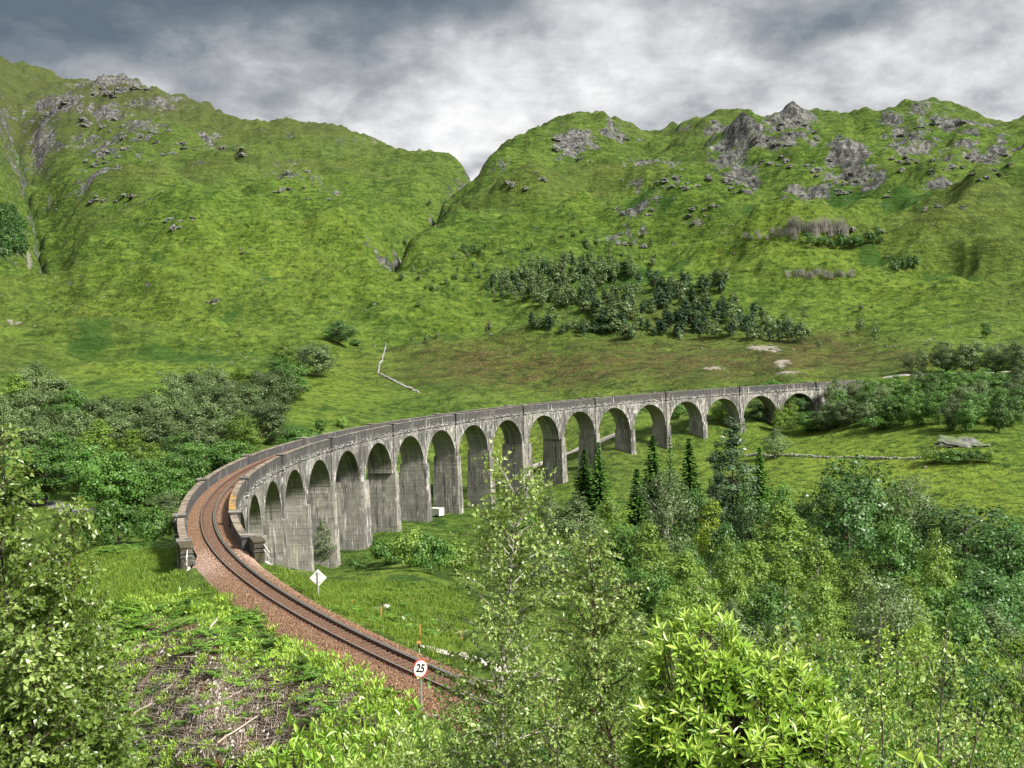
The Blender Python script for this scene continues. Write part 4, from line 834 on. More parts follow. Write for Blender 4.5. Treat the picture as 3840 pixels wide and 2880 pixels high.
# ---- woods
def woods():
    rs = np.random.RandomState(21)
    G = 'trees of the wood left of the viaduct'
    poly = [(0, 815), (70, 800), (125, 815), (140, 850), (310, 862), (330, 820), (400, 808), (470, 782), (540, 778), (585, 788), (600, 748), (690, 735), (705, 740), (645, 795), (615, 830), (590, 850), (565, 885), (470, 925), (500, 965), (470, 985), (400, 1000), (350, 1010), (200, 990), (0, 990)]
    for x, y in poisson(poly, lambda q: 32 + (q[1] - 740) * .075, rs):
        h = 66 + (y - 740) * .20 + rs.uniform(-12, 14)
        kd = 'greywood' if (y < 930 and rs.rand() < .85) else ('broad' if rs.rand() < .75 else 'birch')
        lab = {'greywood': 'grey green tree packed into the wood left of viaduct', 'broad': 'bright green leafy tree in the wood left of viaduct', 'birch': 'pale feathery birch in the wood left of viaduct'}[kd]
        zone = 'below the single oak' if (x > 560 and y < 860) else 'at the far left edge' if x < 150 else 'along its upper grass edge' if y < 850 else 'near the outer parapet' if (x > 400 and y > 900) else 'in the middle of the wood' if y < 930 else 'low down near the road'
        tree_hit(kd, x, y - 6, h, h * rs.uniform(.85, 1.1), lab.replace('packed into', 'in') .replace('on the slope ', '') + ', ' + zone, G + ', ' + kd + ' ' + zone)
    for x, y, h, w, kd, lab in [
        (180, 982, 82, 82, 'broad', 'round dark green tree standing alone over the gravel road at far left'), (505, 965, 70, 60, 'broad', 'leafy tree closest to the outer parapet at the wood edge'),
        (300, 1002, 88, 100, 'broad', 'wide bright green tree standing right of the gravel road'), (370, 1000, 95, 100, 'broad', 'broad green tree between road and viaduct parapet'),
        (360, 1062, 62, 70, 'greybirch', 'pale small tree in front of the wide green trees near the parapet'), (255, 1082, 96, 115, 'bush', 'large rounded dark green bush by the lower left road'),
        (335, 1098, 78, 90, 'bush', 'large rounded bush just left of the viaduct parapet'), (385, 1110, 62, 60, 'bush', 'small bush touching the outer parapet wall'), (205, 1120, 55, 60, 'bush', 'low bush half hidden behind the near birch leaves'),
        (733, 693, 52, 78, 'dark', 'single round dark oak standing on the open slope'), (768, 733, 16, 26, 'bush', 'small dark bush to the right of the single oak'), (692, 905, 36, 26, 'broad', 'narrow dark shrub rising behind the outer parapet'),
        (738, 900, 26, 26, 'bush', 'small bush behind the parapet, beside the narrow shrub'), (650, 925, 40, 110, 'bush', 'low wide bracken bush on the slope behind the parapet'),
        (700, 1118, 104, 56, 'greybirch', 'slim dark tree growing against the pier near the viaduct mouth'),
        (835, 1160, 62, 80, 'bush', 'dark bush at the foot of the tall piers, leftmost of its row'), (885, 1142, 84, 100, 'bush', 'big bush at the foot of the tall piers, middle of its row'),
        (930, 1150, 90, 90, 'bush', 'bush at the foot of the tall piers by the white van'), (770, 1205, 26, 40, 'bush', 'low bush at the base of the second tall pier'), (985, 1165, 80, 80, 'bush', 'bush partly hidden behind the middle birch crown')]:
        tree_hit(kd, x, y, h, w, lab, dmin=60)
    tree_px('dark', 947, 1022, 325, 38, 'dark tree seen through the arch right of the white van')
    # valley wood to the right of the line, front to back
    L = [('spruce', 1410, 938, 262, 100, 'tall bright spruce, leftmost of the tall pair before the arches'), ('spruce', 1488, 943, 255, 92, 'tall bright spruce, right of the narrow dark one'), ('darkspruce', 1446, 940, 275, 46, 'narrow dark spruce between two broad bright spruces'),
         ('spruce', 1262, 968, 285, 80, 'spruce before the white path under the arches'), ('spruce', 1292, 952, 280, 76, 'lighter spruce beside the white path under the arches'), ('poplar', 1578, 912, 235, 98, 'very tall slim grey green tree, highest of the valley wood'),
         ('spruce', 1640, 962, 245, 84, 'dark pointed spruce right of the tallest slim tree'), ('darkspruce', 1606, 1012, 215, 62, 'short dark spruce in front of the tallest slim tree'), ('spruce', 1375, 1010, 250, 90, 'spruce with drooping boughs, lower left of the spruce row'),
         ('poplar', 1548, 1005, 232, 46, 'thin grey tree close to the left of the tallest one'), ('greybirch', 1440, 1012, 190, 130, 'grey olive birch standing in front of the spruce pair'), ('greybirch', 1240, 1062, 205, 150, 'grey olive birch right of the middle birch crown'),
         ('birch', 1320, 1063, 215, 110, 'pale birch left of the olive birch in the valley'), ('yellow', 1533, 1068, 180, 82, 'yellow green larch in front of the tallest slim tree'), ('birch', 1690, 1082, 165, 170, 'light green birch in front of the dark spruce'),
         ('birch', 1620, 1150, 130, 130, 'light green birch in the middle of the valley wood'), ('birch', 1765, 1130, 150, 130, 'fresh green birch left of the big dark ash'), ('dark', 1852, 985, 205, 175, 'big dark ash tree with upright boughs in the valley'),
         ('dark', 1830, 1060, 180, 150, 'second dark tree crown below the big ash'), ('greybirch', 1965, 1022, 215, 120, 'grey willow standing right of the big dark ash'), ('dark', 2080, 1082, 200, 210, 'huge dark oak at the right edge of the valley'),
         ('dark', 2180, 1110, 185, 140, 'dark tree cut by the right edge of the view'), ('birch', 2022, 1146, 135, 98, 'pointed pale birch in front of the huge dark oak'), ('broad', 1745, 1060, 210, 120, 'rounded mid green tree left of the big dark ash'),
         ('broad', 1680, 1050, 230, 100, 'dim green tree behind the light birch and the spruce'), ('broad', 1340, 1120, 180, 120, 'dark leafy tree under the spruces left of the olive birch'), ('birch', 1400, 1122, 140, 130, 'birch with fresh yellow tips in front of the olive birch'),
         ('birch', 1480, 1172, 112, 130, 'birch below the yellow larch'), ('birch', 1510, 1215, 92, 125, 'broad birch with hanging twigs above the bright rhododendron'), ('greybirch', 1575, 1292, 76, 150, 'grey round willow right above the bright rhododendron'),
         ('birch', 1575, 1170, 118, 95, 'slender birch right of the yellow larch'), ('birch', 1690, 1185, 108, 130, 'fresh birch below the light green one'), ('broad', 1660, 1260, 88, 130, 'dim green tree behind the grey round willow'),
         ('birch', 1770, 1235, 94, 130, 'olive birch in the lower middle of the valley wood'), ('birch', 1855, 1180, 122, 130, 'feathery birch below the second dark crown'), ('greybirch', 1905, 1235, 82, 165, 'tall thin olive birch with a white trunk'),
         ('birch', 1960, 1245, 98, 130, 'birch right of the tall thin white trunk'), ('broad', 2040, 1250, 100, 150, 'green tree below the pointed pale birch'), ('dark', 2130, 1215, 130, 150, 'dark tree low at the right edge'),
         ('greybirch', 2150, 1300, 90, 150, 'grey birch at the lower right edge'), ('broad', 2080, 1320, 84, 140, 'leafy tree right of the thin white trunk, low down'), ('greybirch', 1185, 1180, 150, 110, 'dim tree behind the middle birch crown'),
         ('birch', 1990, 1330, 72, 130, 'birch low down behind the near shrubs at right'), ('broad', 1400, 1215, 110, 120, 'dark green tree behind the second near birch'), ('birch', 1445, 1262, 84, 110, 'birch just right of the second near birch'),
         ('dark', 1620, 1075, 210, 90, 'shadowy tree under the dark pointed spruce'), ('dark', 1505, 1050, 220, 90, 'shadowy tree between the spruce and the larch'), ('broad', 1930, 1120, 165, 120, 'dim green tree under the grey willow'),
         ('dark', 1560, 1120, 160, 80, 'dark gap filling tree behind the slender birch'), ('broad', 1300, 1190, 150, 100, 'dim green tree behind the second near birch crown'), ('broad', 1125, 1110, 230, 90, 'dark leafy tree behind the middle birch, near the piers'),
         ('greybirch', 1185, 1050, 250, 60, 'small pine at the foot of the pier beside the middle birch')]
    for kd, x, y, d, w, lab in L: tree_px(kd, x, y, d, w, lab)
    rs = np.random.RandomState(5)
    for x, y in poisson([(1180, 1100), (1700, 1120), (2212, 1160), (2212, 1420), (1900, 1400), (1480, 1330), (1240, 1280)], 52, rs, limit=52):
        d = np.interp(y, [1100, 1200, 1300, 1400], [235, 150, 100, 72]) * rs.uniform(.95, 1.1); kd = ['birch', 'broad', 'greybirch', 'dark', 'birch'][rs.randint(5)]
        lab = {'birch': 'one of the light green birches crowding the floor of the glen', 'broad': 'leafy green tree crowded between others on the floor of the glen', 'greybirch': 'olive grey tree crowded between others on the floor of the glen', 'dark': 'dark tree crowded between others on the floor of the glen'}[kd]
        tree_px(kd, x, y + 12, d, rs.uniform(100, 150) * (140 / d) ** .35, lab, 'trees crowding the floor of the glen, ' + kd)
    # round the far end of the viaduct
    rs = np.random.RandomState(8)
    for x, y in poisson([(1795, 812), (1900, 815), (2000, 800), (2212, 800), (2212, 865), (2050, 868), (1900, 855), (1790, 850)], 29, rs, limit=48):
        kd = 'broad' if rs.rand() < .6 else 'greywood'
        tree_hit(kd, x, y, 54 + (y - 800) * .25, 50, 'leafy tree of the thicket beyond the far end of the viaduct' if kd == 'broad' else 'grey green tree of the thicket beyond the far end of the viaduct', 'thicket at the far end, ' + kd)
    for x, y, h, w, kd, lab in [(2045, 742, 64, 70, 'greywood', 'round grey green tree above the lane at far right'), (2100, 738, 72, 66, 'greywood', 'tall grey green tree with a pale trunk above the lane'), (2150, 745, 66, 62, 'greywood', 'grey green tree second from the right edge above the lane'),
        (2198, 748, 68, 60, 'greywood', 'grey green tree at the right edge above the lane'), (1990, 752, 56, 36, 'greybirch', 'slim pale tree at the left of the trees above the lane'), (1962, 765, 40, 30, 'greybirch', 'small slim tree leftmost above the lane'), (2130, 696, 34, 22, 'broad', 'small lone tree on the slope above the lane trees'),
        (1688, 872, 62, 42, 'birch', 'slim birch in front of the last arch, left of the pair'), (1712, 868, 58, 40, 'birch', 'slim birch in front of the last arch, right of the pair'), (1750, 890, 44, 80, 'broad', 'bright bushy tree in the mouth of the last arch'), (1790, 868, 62, 60, 'greywood', 'grey leafy tree with forked pale stems by the last arch'),
        (1830, 862, 60, 56, 'greywood', 'grey leafy tree second from the last arch'), (1895, 892, 40, 56, 'bush', 'round bush in front of the thicket at the field edge'), (1870, 870, 50, 50, 'greywood', 'grey tree at the front edge of the thicket'), (1675, 925, 66, 62, 'greybirch', 'round bushy tree on the bright field behind the spruces'),
        (1465, 872, 34, 36, 'bush', 'dark bush seen through the arch fifth from the far end'), (1555, 872, 40, 50, 'bush', 'bush seen through the arch fourth from the far end'), (1640, 868, 40, 50, 'dark', 'dark tree seen through the second last arch'), (1725, 850, 44, 44, 'dark', 'dark tree behind the last arch'),
        (1665, 822, 26, 50, 'bush', 'low bush showing over the parapet near the far end'), (1610, 832, 16, 40, 'bush', 'small bush showing over the parapet left of the far end'), (2020, 966, 34, 60, 'bush', 'gorse bush on the right field, left of the group'), (2060, 972, 30, 60, 'bush', 'gorse bush on the right field, middle of the group'), (2110, 972, 28, 50, 'bush', 'gorse bush on the right field, right of the group'), (2138, 970, 30, 16, 'bush', 'small upright bush at the right end of the gorse')]:
        tree_hit(kd, x, y, h, w, lab, dmin=180)
woods()
# ---- far hillsides: single-mesh trees
def far_at(kind, x, y, h, label, group=None, w=1.):
    p = hit(x, y, 400); d = math.hypot(p[0], p[1]); me = FAR[kind][random.randrange(len(FAR[kind]))]
    o = link('pine_tree' if kind != 'leafy' else 'hillside_tree', me); H = {'pine': 9, 'leafy': 7, 'darkpine': 8}[kind]; s = h * MPX * d / H
    o.location = (p[0], p[1], p[2] - .1 * s); o.scale = (s * w, s * w, s); o.rotation_euler = (0, 0, random.uniform(0, 6)); tag(o, label, 'tree', group)
def hillside():
    rs = np.random.RandomState(31)
    for x, y in poisson([(1148, 718), (1160, 700), (1240, 680), (1275, 640), (1330, 600), (1400, 612), (1480, 600), (1560, 605), (1580, 625), (1570, 655), (1640, 690), (1700, 705), (1760, 738), (1700, 748), (1600, 735), (1480, 730), (1340, 738), (1240, 726)], 12.5, rs, 9000, 230):
        if pn(np.array([x / 55.]), np.array([y / 34.]))[0] > .16 and y < 712: continue
        far_at('pine' if rs.rand() < .7 else 'leafy', x + rs.normal() * 4, y + rs.normal() * 3, rs.uniform(26, 46), 'dark blue green pine of the pine wood on the far slope, ' + (pz := 'lower front edge' if y > 715 and x < 1480 else 'lower right end' if x > 1600 else 'upper right corner' if x > 1470 and y < 660 else 'upper left part' if y < 660 else 'middle of the wood'), 'pines of the wood, ' + pz, rs.uniform(1.1, 1.55))
    for x, y in poisson([(1052, 640), (1060, 600), (1120, 585), (1190, 575), (1250, 560), (1330, 570), (1330, 610), (1270, 640), (1230, 670), (1150, 655)], 12, rs, 4000, 90):
        far_at('leafy' if rs.rand() < .7 else 'pine', x, y + 8, rs.uniform(26, 42), 'dark leafy tree of the loose wood left above the pine wood', 'loose wood above the pine wood', rs.uniform(.8, 1.1))
    for x, y in poisson([(860, 600), (960, 560), (1100, 545), (1250, 500), (1420, 520), (1420, 570), (1250, 560), (1080, 600), (1000, 645), (930, 640)], 24, rs, 2500, 60):
        far_at('leafy', x, y, rs.uniform(10, 22), 'small dark tree scattered on the slope by the stream', 'scattered trees by the stream', rs.uniform(.7, 1.1))
    for x, y in poisson([(1740, 528), (1800, 532), (1900, 522), (1905, 530), (1830, 540), (1745, 536)], 9, rs, 1500, 20):
        far_at('darkpine', x, y + 2, rs.uniform(20, 30), 'dark flat topped pine in the row below the bare grey trees', 'row of dark pines below the bare trees')
    for x, y in poisson([(1925, 585), (1975, 580), (1980, 590), (1930, 593)], 9, rs, 600, 9): far_at('darkpine', x, y + 2, rs.uniform(26, 34), 'dark pine in the small round clump on the right slope', 'round clump of pines on the right slope')
    for x, y in poisson([(1000, 550), (1050, 545), (1050, 553), (1003, 558)], 8, rs, 600, 8): far_at('darkpine', x, y, rs.uniform(18, 25), 'dark pine in the small clump high on the slope', 'small clump of pines high on the slope')
    for x, y in poisson([(0, 470), (25, 462), (50, 500), (55, 552), (20, 560), (0, 565)], 9, rs, 1500, 60): far_at('darkpine', x, y + 5, rs.uniform(26, 36), 'dark conifer of the plantation at the left edge', 'plantation at the left edge')
    one = [(1055, 726, 38, 'leafy', 'lone dark bush tree on the slope left of the pine wood', .8), (907, 668, 20, 'leafy', 'small lone tree below the stream', .9), (945, 733, 16, 'leafy', 'tiny tree on the slope right of the pale wall', 1), (890, 742, 22, 'leafy', 'small tree at the top of the pale wall', .9), (922, 742, 26, 'leafy', 'small dark tree right of the top of the pale wall', .9),
        (1410, 577, 28, 'leafy', 'round lone tree above the pine wood', .9), (1360, 575, 36, 'leafy', 'tall lone tree left of the round one above the pine wood', .7), (1620, 520, 16, 'leafy', 'tiny lone tree high on the slope left of the bare trees', .9), (1735, 692, 32, 'leafy', 'lone tree just above the right end of the pine wood', .8), (1768, 752, 20, 'leafy', 'small round tree right of the pine wood end', 1.),
        (1470, 742, 30, 'leafy', 'small tree at the lower edge of the pine wood', .8), (1890, 738, 44, 'leafy', 'tall round lone tree on the right slope', .7), (1858, 722, 34, 'leafy', 'dark round tree left of the tall lone one on the right slope', .9), (1835, 728, 20, 'leafy', 'small tree leftmost of three on the right slope', .8), (1860, 672, 18, 'leafy', 'small round bush on the right slope above the three trees', 1.1), (1885, 668, 10, 'leafy', 'tiny bush on the right slope', 1.1),
        (868, 608, 22, 'leafy', 'dark tree beside the stream foot', 1.), (875, 535, 22, 'leafy', 'dark tree in the stream gorge, lower', 1.), (928, 450, 20, 'leafy', 'dark tree in the stream gorge, upper', .8), (935, 635, 24, 'leafy', 'small tree below the stream foot', .9), (1270, 545, 26, 'leafy', 'lone tree below the pale crag', .8), (2180, 660, 10, 'leafy', 'tiny bush near the right edge of the slope', 1)]
    for x, y, h, kd, lab, w in one: far_at(kd, x, y, h, lab, None, w)
    # bare grey trees on the right slope: bundles of pale stems
    mb = MB(); r2 = np.random.RandomState(2)
    for k in range(26):
        p = np.array([r2.uniform(-2, 2), r2.uniform(-2, 2), -.3]); q = p + np.array([r2.normal() * .7, r2.normal() * .7, 5.5 + 2 * r2.rand()]); tube(mb, [p, (p + q) / 2 + r2.normal(size=3) * .2, q], [.12, .08, .02], 3)
        for j in range(4):
            b = p + (q - p) * r2.uniform(.35, .9); tube(mb, [b, b + np.array([r2.normal() * .8, r2.normal() * .8, .9])], [.05, .015], 3)
    me = mb.mesh('bare_trees', plain('bare_wood', (.20, .185, .175), .9, 0, .3, 3))
    for x, y in poisson([(1600, 515), (1700, 500), (1780, 490), (1830, 495), (1830, 520), (1740, 512), (1650, 522)], 12, rs, 900, 30) + poisson([(1700, 600), (1760, 592), (1850, 594), (1840, 602), (1720, 606)], 11, rs, 600, 12):
        p = hit(x, y + 3, 400); o = link('bare_tree', me); o.location = p; s = rs.uniform(.8, 1.3) * (1 if y < 560 else .6) * (.5 if x < 1690 else 1); o.scale = (s * 1.2, s * 1.2, s); o.rotation_euler = (0, 0, rs.rand() * 6)
        up = y < 560; tag(o, 'bare pale grey dead tree in the upper leafless thicket on the right slope' if up else 'bare pale grey dead tree in the lower leafless thicket on the right slope', 'dead tree', 'upper leafless thicket' if up else 'lower leafless thicket')
hillside()

# ------------------------------------------------------------------ rocks
import bmesh
from mathutils import noise as mnoise
def rock_mesh(name, seed, sub, mat, flat=.6, rough=.5, smooth=False):
    bm = bmesh.new(); bmesh.ops.create_icosphere(bm, subdivisions=sub, radius=1.0)
    for v in bm.verts:
        p = v.co.copy(); q = p * 1.1 + Vector((seed * 7.3, seed * 3.1, -seed * 5.7))
        r = 1 + rough * (mnoise.noise(q) + .5 * mnoise.noise(q * 2.1)) + rough * .35 * (1 - 2 * abs(mnoise.noise(q * 3.3))) + rough * .2 * mnoise.noise(Vector((q.x * 2, q.y * 2, q.z * 9)))
        v.co = Vector((p.x * r, p.y * r, p.z * r * flat))
    me = bpy.data.meshes.new(name); bm.to_mesh(me); bm.free(); me.materials.append(mat)
    me.polygons.foreach_set('use_smooth', np.full(len(me.polygons), smooth)); return me
def rocks():
    rs = np.random.RandomState(17)
    big = [rock_mesh('rock_outcrop', k + 1, 4, M['rock'], .55, .75) for k in range(6)]
    areas = [(1710, 290, 55, 30, 14, 'r'), (1655, 312, 30, 14, 6, 'r'), (1565, 375, 40, 26, 12, 'r'), (1690, 352, 70, 14, 11, 'r'), (1765, 362, 40, 20, 7, 'r'), (1600, 412, 40, 18, 8, 'r'), (1430, 402, 90, 12, 9, 'r'), (1240, 325, 40, 26, 10, 'r'), (1120, 392, 60, 18, 5, 'r'),
             (1845, 392, 50, 20, 10, 'r'), (1870, 425, 60, 14, 9, 'r'), (1960, 345, 60, 22, 9, 'r'), (2060, 365, 50, 20, 9, 'r'), (2130, 368, 50, 26, 11, 'r'), (2040, 272, 60, 12, 9, 'r'), (2060, 450, 70, 10, 7, 'r'), (1500, 452, 60, 10, 6, 'r'), (1500, 478, 40, 10, 5, 'r'), (1370, 458, 50, 8, 5, 'r'),
             (1360, 527, 40, 6, 5, 'r'), (1880, 500, 60, 8, 4, 'r'), (2180, 330, 30, 14, 4, 'r'), (1960, 300, 40, 10, 4, 'r'), (1330, 310, 50, 12, 4, 'r'),
             (250, 198, 70, 10, 9, 'l'), (140, 235, 60, 22, 7, 'l'), (230, 268, 50, 24, 9, 'l'), (310, 305, 60, 22, 10, 'l'), (220, 355, 50, 20, 8, 'l'), (300, 335, 70, 18, 8, 'l'), (430, 322, 60, 16, 7, 'l'), (500, 332, 30, 12, 5, 'l'), (240, 430, 50, 12, 8, 'l'), (620, 412, 40, 8, 5, 'l'),
             (700, 425, 40, 10, 4, 'l'), (390, 482, 40, 12, 7, 'l'), (640, 384, 40, 10, 4, 'l'), (540, 542, 20, 5, 3, 'l'), (465, 655, 18, 4, 3, 'l'), (1240, 850, 50, 6, 3, 'k')]
    def where(x, y, a):
        if a == 'k': return 'pale rock in the heather slope just above the viaduct'
        if a == 'l':
            if y < 215: return 'grey rock on the highest summit crest of the left mountain'
            if x < 180: return 'grey rock beside the steep gully at the far left'
            if y < 345 and x < 360: return 'grey rock of the broken crags below the left summit'
            if x < 360: return 'grey rock of the lone crag halfway down the left mountain'
            if y < 345: return 'grey rock of the crags just below the left skyline'
            return 'grey rock of a small outcrop in the grass of the left mountain, at height %d' % y if False else ('grey rock of the small outcrop among grass above the valley woods, left mountain' if y > 520 else 'grey rock of the small outcrops in mid slope of the left mountain')
        if y < 330 and x < 1400: return 'grey rock on the rounded hill right of the saddle'
        if y < 330 and x < 1800: return 'grey rock of the big crag under the middle summit of the right mountain'
        if y < 320: return 'grey rock along the right summit crest of the right mountain'
        if x < 1300: return 'grey rock on the shoulder beside the stream gorge'
        if x < 1520: return 'grey rock of the slabs left on the right mountain below the dip'
        if x < 1800: return 'grey rock of the middle crags of the right mountain'
        if x < 1925: return 'grey rock of the dark cliff above the bare trees'
        return 'grey rock of the crags near the right edge of the right mountain'
    nm = None
    for x, y, rx, ry, n, a in areas:
        for _ in range(n):
            p = hit(x + rs.uniform(-1, 1) * rx, y + rs.uniform(-1, 1) * ry, 400); d = math.hypot(p[0], p[1]); s = rs.uniform(2.5, 8) * MPX * d * (.7 if a == 'k' else 1)
            o = link('rock_outcrop', big[rs.randint(6)]); o.location = (p[0], p[1], p[2] - .30 * s); o.rotation_euler = (rs.uniform(-.3, .3), rs.uniform(-.3, .3), rs.uniform(0, 6.3)); o.scale = (s * rs.uniform(.8, 1.3), s * rs.uniform(.7, 1.1), s * rs.uniform(.7, 1.3))
            lb = where(x, y, a); tag(o, lb, 'rock', 'rocks: ' + lb.split(' ', 2)[2])
    o = link('rock_outcrop', rock_mesh('field_rock', 9, 4, M['rock'], .35, .6)); p = hit(2085, 962, 200); o.location = p; o.location.z -= .6; o.scale = (7.0, 4.6, 5.5); o.rotation_euler = (.1, .1, -.35); tag(o, 'long bare rock hump in the bright field at the right', 'rock')
    small = [rock_mesh('boulder', 20 + k, 2, M['palerock'], .7, .45) for k in range(3)]
    for x, y, s, lab in [(1752, 1001 - 16, .9, None)][:0] + [(1315, 429 + 560, .7, None)][:0]: pass
    for k, (x, y, w, lab) in enumerate([(1320 + 347, 986, 9, 'pale boulder at the left end of the field wall'), (1608, 972, 9, 'pale boulder on the grass between the spruces and the viaduct'), (1560, 946, 8, 'pale boulder near the foot of the third last pier'), (1590, 945, 8, 'small pale boulder right beside another near the third last pier'), (2000, 1010, 7, 'small boulder in the middle of the bright field'),
            (1742, 1072, 9, 'pale boulder low on the bright field near the ash'), (835, 1312, 16, 'pale boulder by the bare soil patch, right'), (812, 1318, 12, 'smaller pale boulder by the bare soil patch, left'), (870, 1338, 12, 'flat pale boulder below the bare soil patch')]):
        p = hit(x, y); d = math.hypot(p[0], p[1]); o = link('boulder', small[k % 3]); s = w * MPX * d * .5; o.location = (p[0], p[1], p[2] + .1 * s); o.scale = (s, s, s); o.rotation_euler = (0, 0, k * 1.3); tag(o, lab, 'boulder')
    # white specks of scree all over the hills
    st = MB(); N = 2400; base = np.array([[1, 0, 0], [-.4, .9, 0], [-.6, -.8, 0], [.1, .1, .9], [.3, -.5, .6]]); F = np.array([[0, 1, 3], [1, 2, 3], [2, 4, 3], [4, 0, 3], [2, 0, 4]])
    A = rs.uniform(-25.5, 25.5, N * 6) * PI / 180; D = np.exp(rs.uniform(math.log(470), math.log(2300), N * 6)); X, Y = np.sin(A) * D, np.cos(A) * D
    dens = sstep(.0, .5, fbm(X / 90, Y / 90, 3)) * (.3 + .7 * sstep(450, 800, D)); keep = np.where(rs.rand(N * 6) < dens)[0][:N]
    X, Y, D = X[keep], Y[keep], D[keep]; N = len(X); s = (.35 + .9 * rs.rand(N) ** 3) * (.5 + D / 1500); ang = rs.rand(N) * 6.3
    V = (base[None] + rs.uniform(-.25, .25, (N, 5, 3))) * s[:, None, None]
    V = np.stack([V[..., 0] * np.cos(ang)[:, None] - V[..., 1] * np.sin(ang)[:, None], V[..., 0] * np.sin(ang)[:, None] + V[..., 1] * np.cos(ang)[:, None], V[..., 2]], -1) + np.stack([X, Y, gz(X, Y)], -1)[:, None]
    st.add(V.reshape(-1, 3), (F[None] + (np.arange(N) * 5)[:, None, None]).reshape(-1, 3)); tag(st.obj('scree', M['rock']), kind='stuff')
rocks()

# ------------------------------------------------------------------ paths, walls, things by the line
def ribbon(name, pts, width, mat, dmin=44, lift=.06):
    P = np.array([hit(*p, dmin) if len(p) == 2 else px(*p) for p in pts]); run = np.r_[0, np.cumsum(np.linalg.norm(np.diff(P[:, :2], axis=0), axis=1))]
    t = np.linspace(0, run[-1], max(20, int(run[-1] / 1.2))); x = np.interp(t, run, P[:, 0]); y = np.interp(t, run, P[:, 1])
    k = np.ones(7) / 7; xp = np.convolve(np.pad(x, 3, 'edge'), k, 'valid'); yp = np.convolve(np.pad(y, 3, 'edge'), k, 'valid')
    T = np.stack([np.gradient(xp), np.gradient(yp)], -1); T = unit(T); nrm = np.stack([-T[:, 1], T[:, 0]], -1)
    w = np.linspace(-.5, .5, 7)[None] * (width * (1 + .18 * pn(t * .35, t * 0 + 3.3)))[:, None]
    X = xp[:, None] + nrm[:, :1] * w; Y = yp[:, None] + nrm[:, 1:] * w; Z = gz(X, Y) + lift - .05 * (np.abs(np.linspace(-1, 1, 7))[None] > .8)
    n, m = X.shape; idx = np.arange(n * m).reshape(n, m); mb = MB(); mb.add(np.stack([X, Y, Z], -1).reshape(-1, 3), np.stack([idx[:-1, :-1], idx[1:, :-1], idx[1:, 1:], idx[:-1, 1:]], -1).reshape(-1, 4))
    return tag(mb.obj(name, mat, smooth=True), kind='structure')
def wall(pts, label, h, nparts, rs, w=.5, name='stone_wall'):
    P = np.array([hit(*p, 180) for p in pts]); run = np.r_[0, np.cumsum(np.linalg.norm(np.diff(P[:, :2], axis=0), axis=1))]; L = run[-1]
    root = empty(name, tuple(P[len(P) // 2])); tag(root, label, 'stone wall'); inv = Matrix.Translation(-Vector(root.location))
    ms = [rock_mesh('stone', 40 + k, 1, M['wallstone'], .7, .4) for k in range(4)]
    step = w * .8; items = []
    for s in np.arange(0, L, step):
        broken = pn(np.array([s * .09]), np.array([1.7]))[0]
        for lv in range(3):
            if lv * .3 + .1 < h * (.75 + .7 * broken): items.append((s + rs.uniform(-.2, .2), lv))
    sel = set(rs.permutation(len(items))[:nparts].tolist()); st = MB(); tet = np.array([[.5, .3, -.2], [-.5, .3, -.2], [-.4, -.3, -.2], [.5, -.3, -.2], [.1, 0, .3]]); F = [[0, 1, 4], [1, 2, 4], [2, 3, 4], [3, 0, 4]]
    for i, (s, lv) in enumerate(items):
        x, y = np.interp(s, run, P[:, 0]) + rs.uniform(-.12, .12), np.interp(s, run, P[:, 1]) + rs.uniform(-.12, .12); z = float(gz(x, y)) + .12 + lv * .30
        if i in sel:
            o = link('stone', ms[i % 4], root); o.matrix_parent_inverse = inv; o.location = (x, y, z); r = w * rs.uniform(.38, .62); o.scale = (r, r, r * .8); o.rotation_euler = (0, 0, rs.rand() * 6)
        else: st.add((tet + rs.uniform(-.1, .1, (5, 3))) * w + np.array([x, y, z]), F)
    if st.v: o = st.obj('stones', M['wallstone'], root); o.matrix_parent_inverse = inv; o['kind'] = 'stuff'
def T(P): return [tuple(p) for p in P]
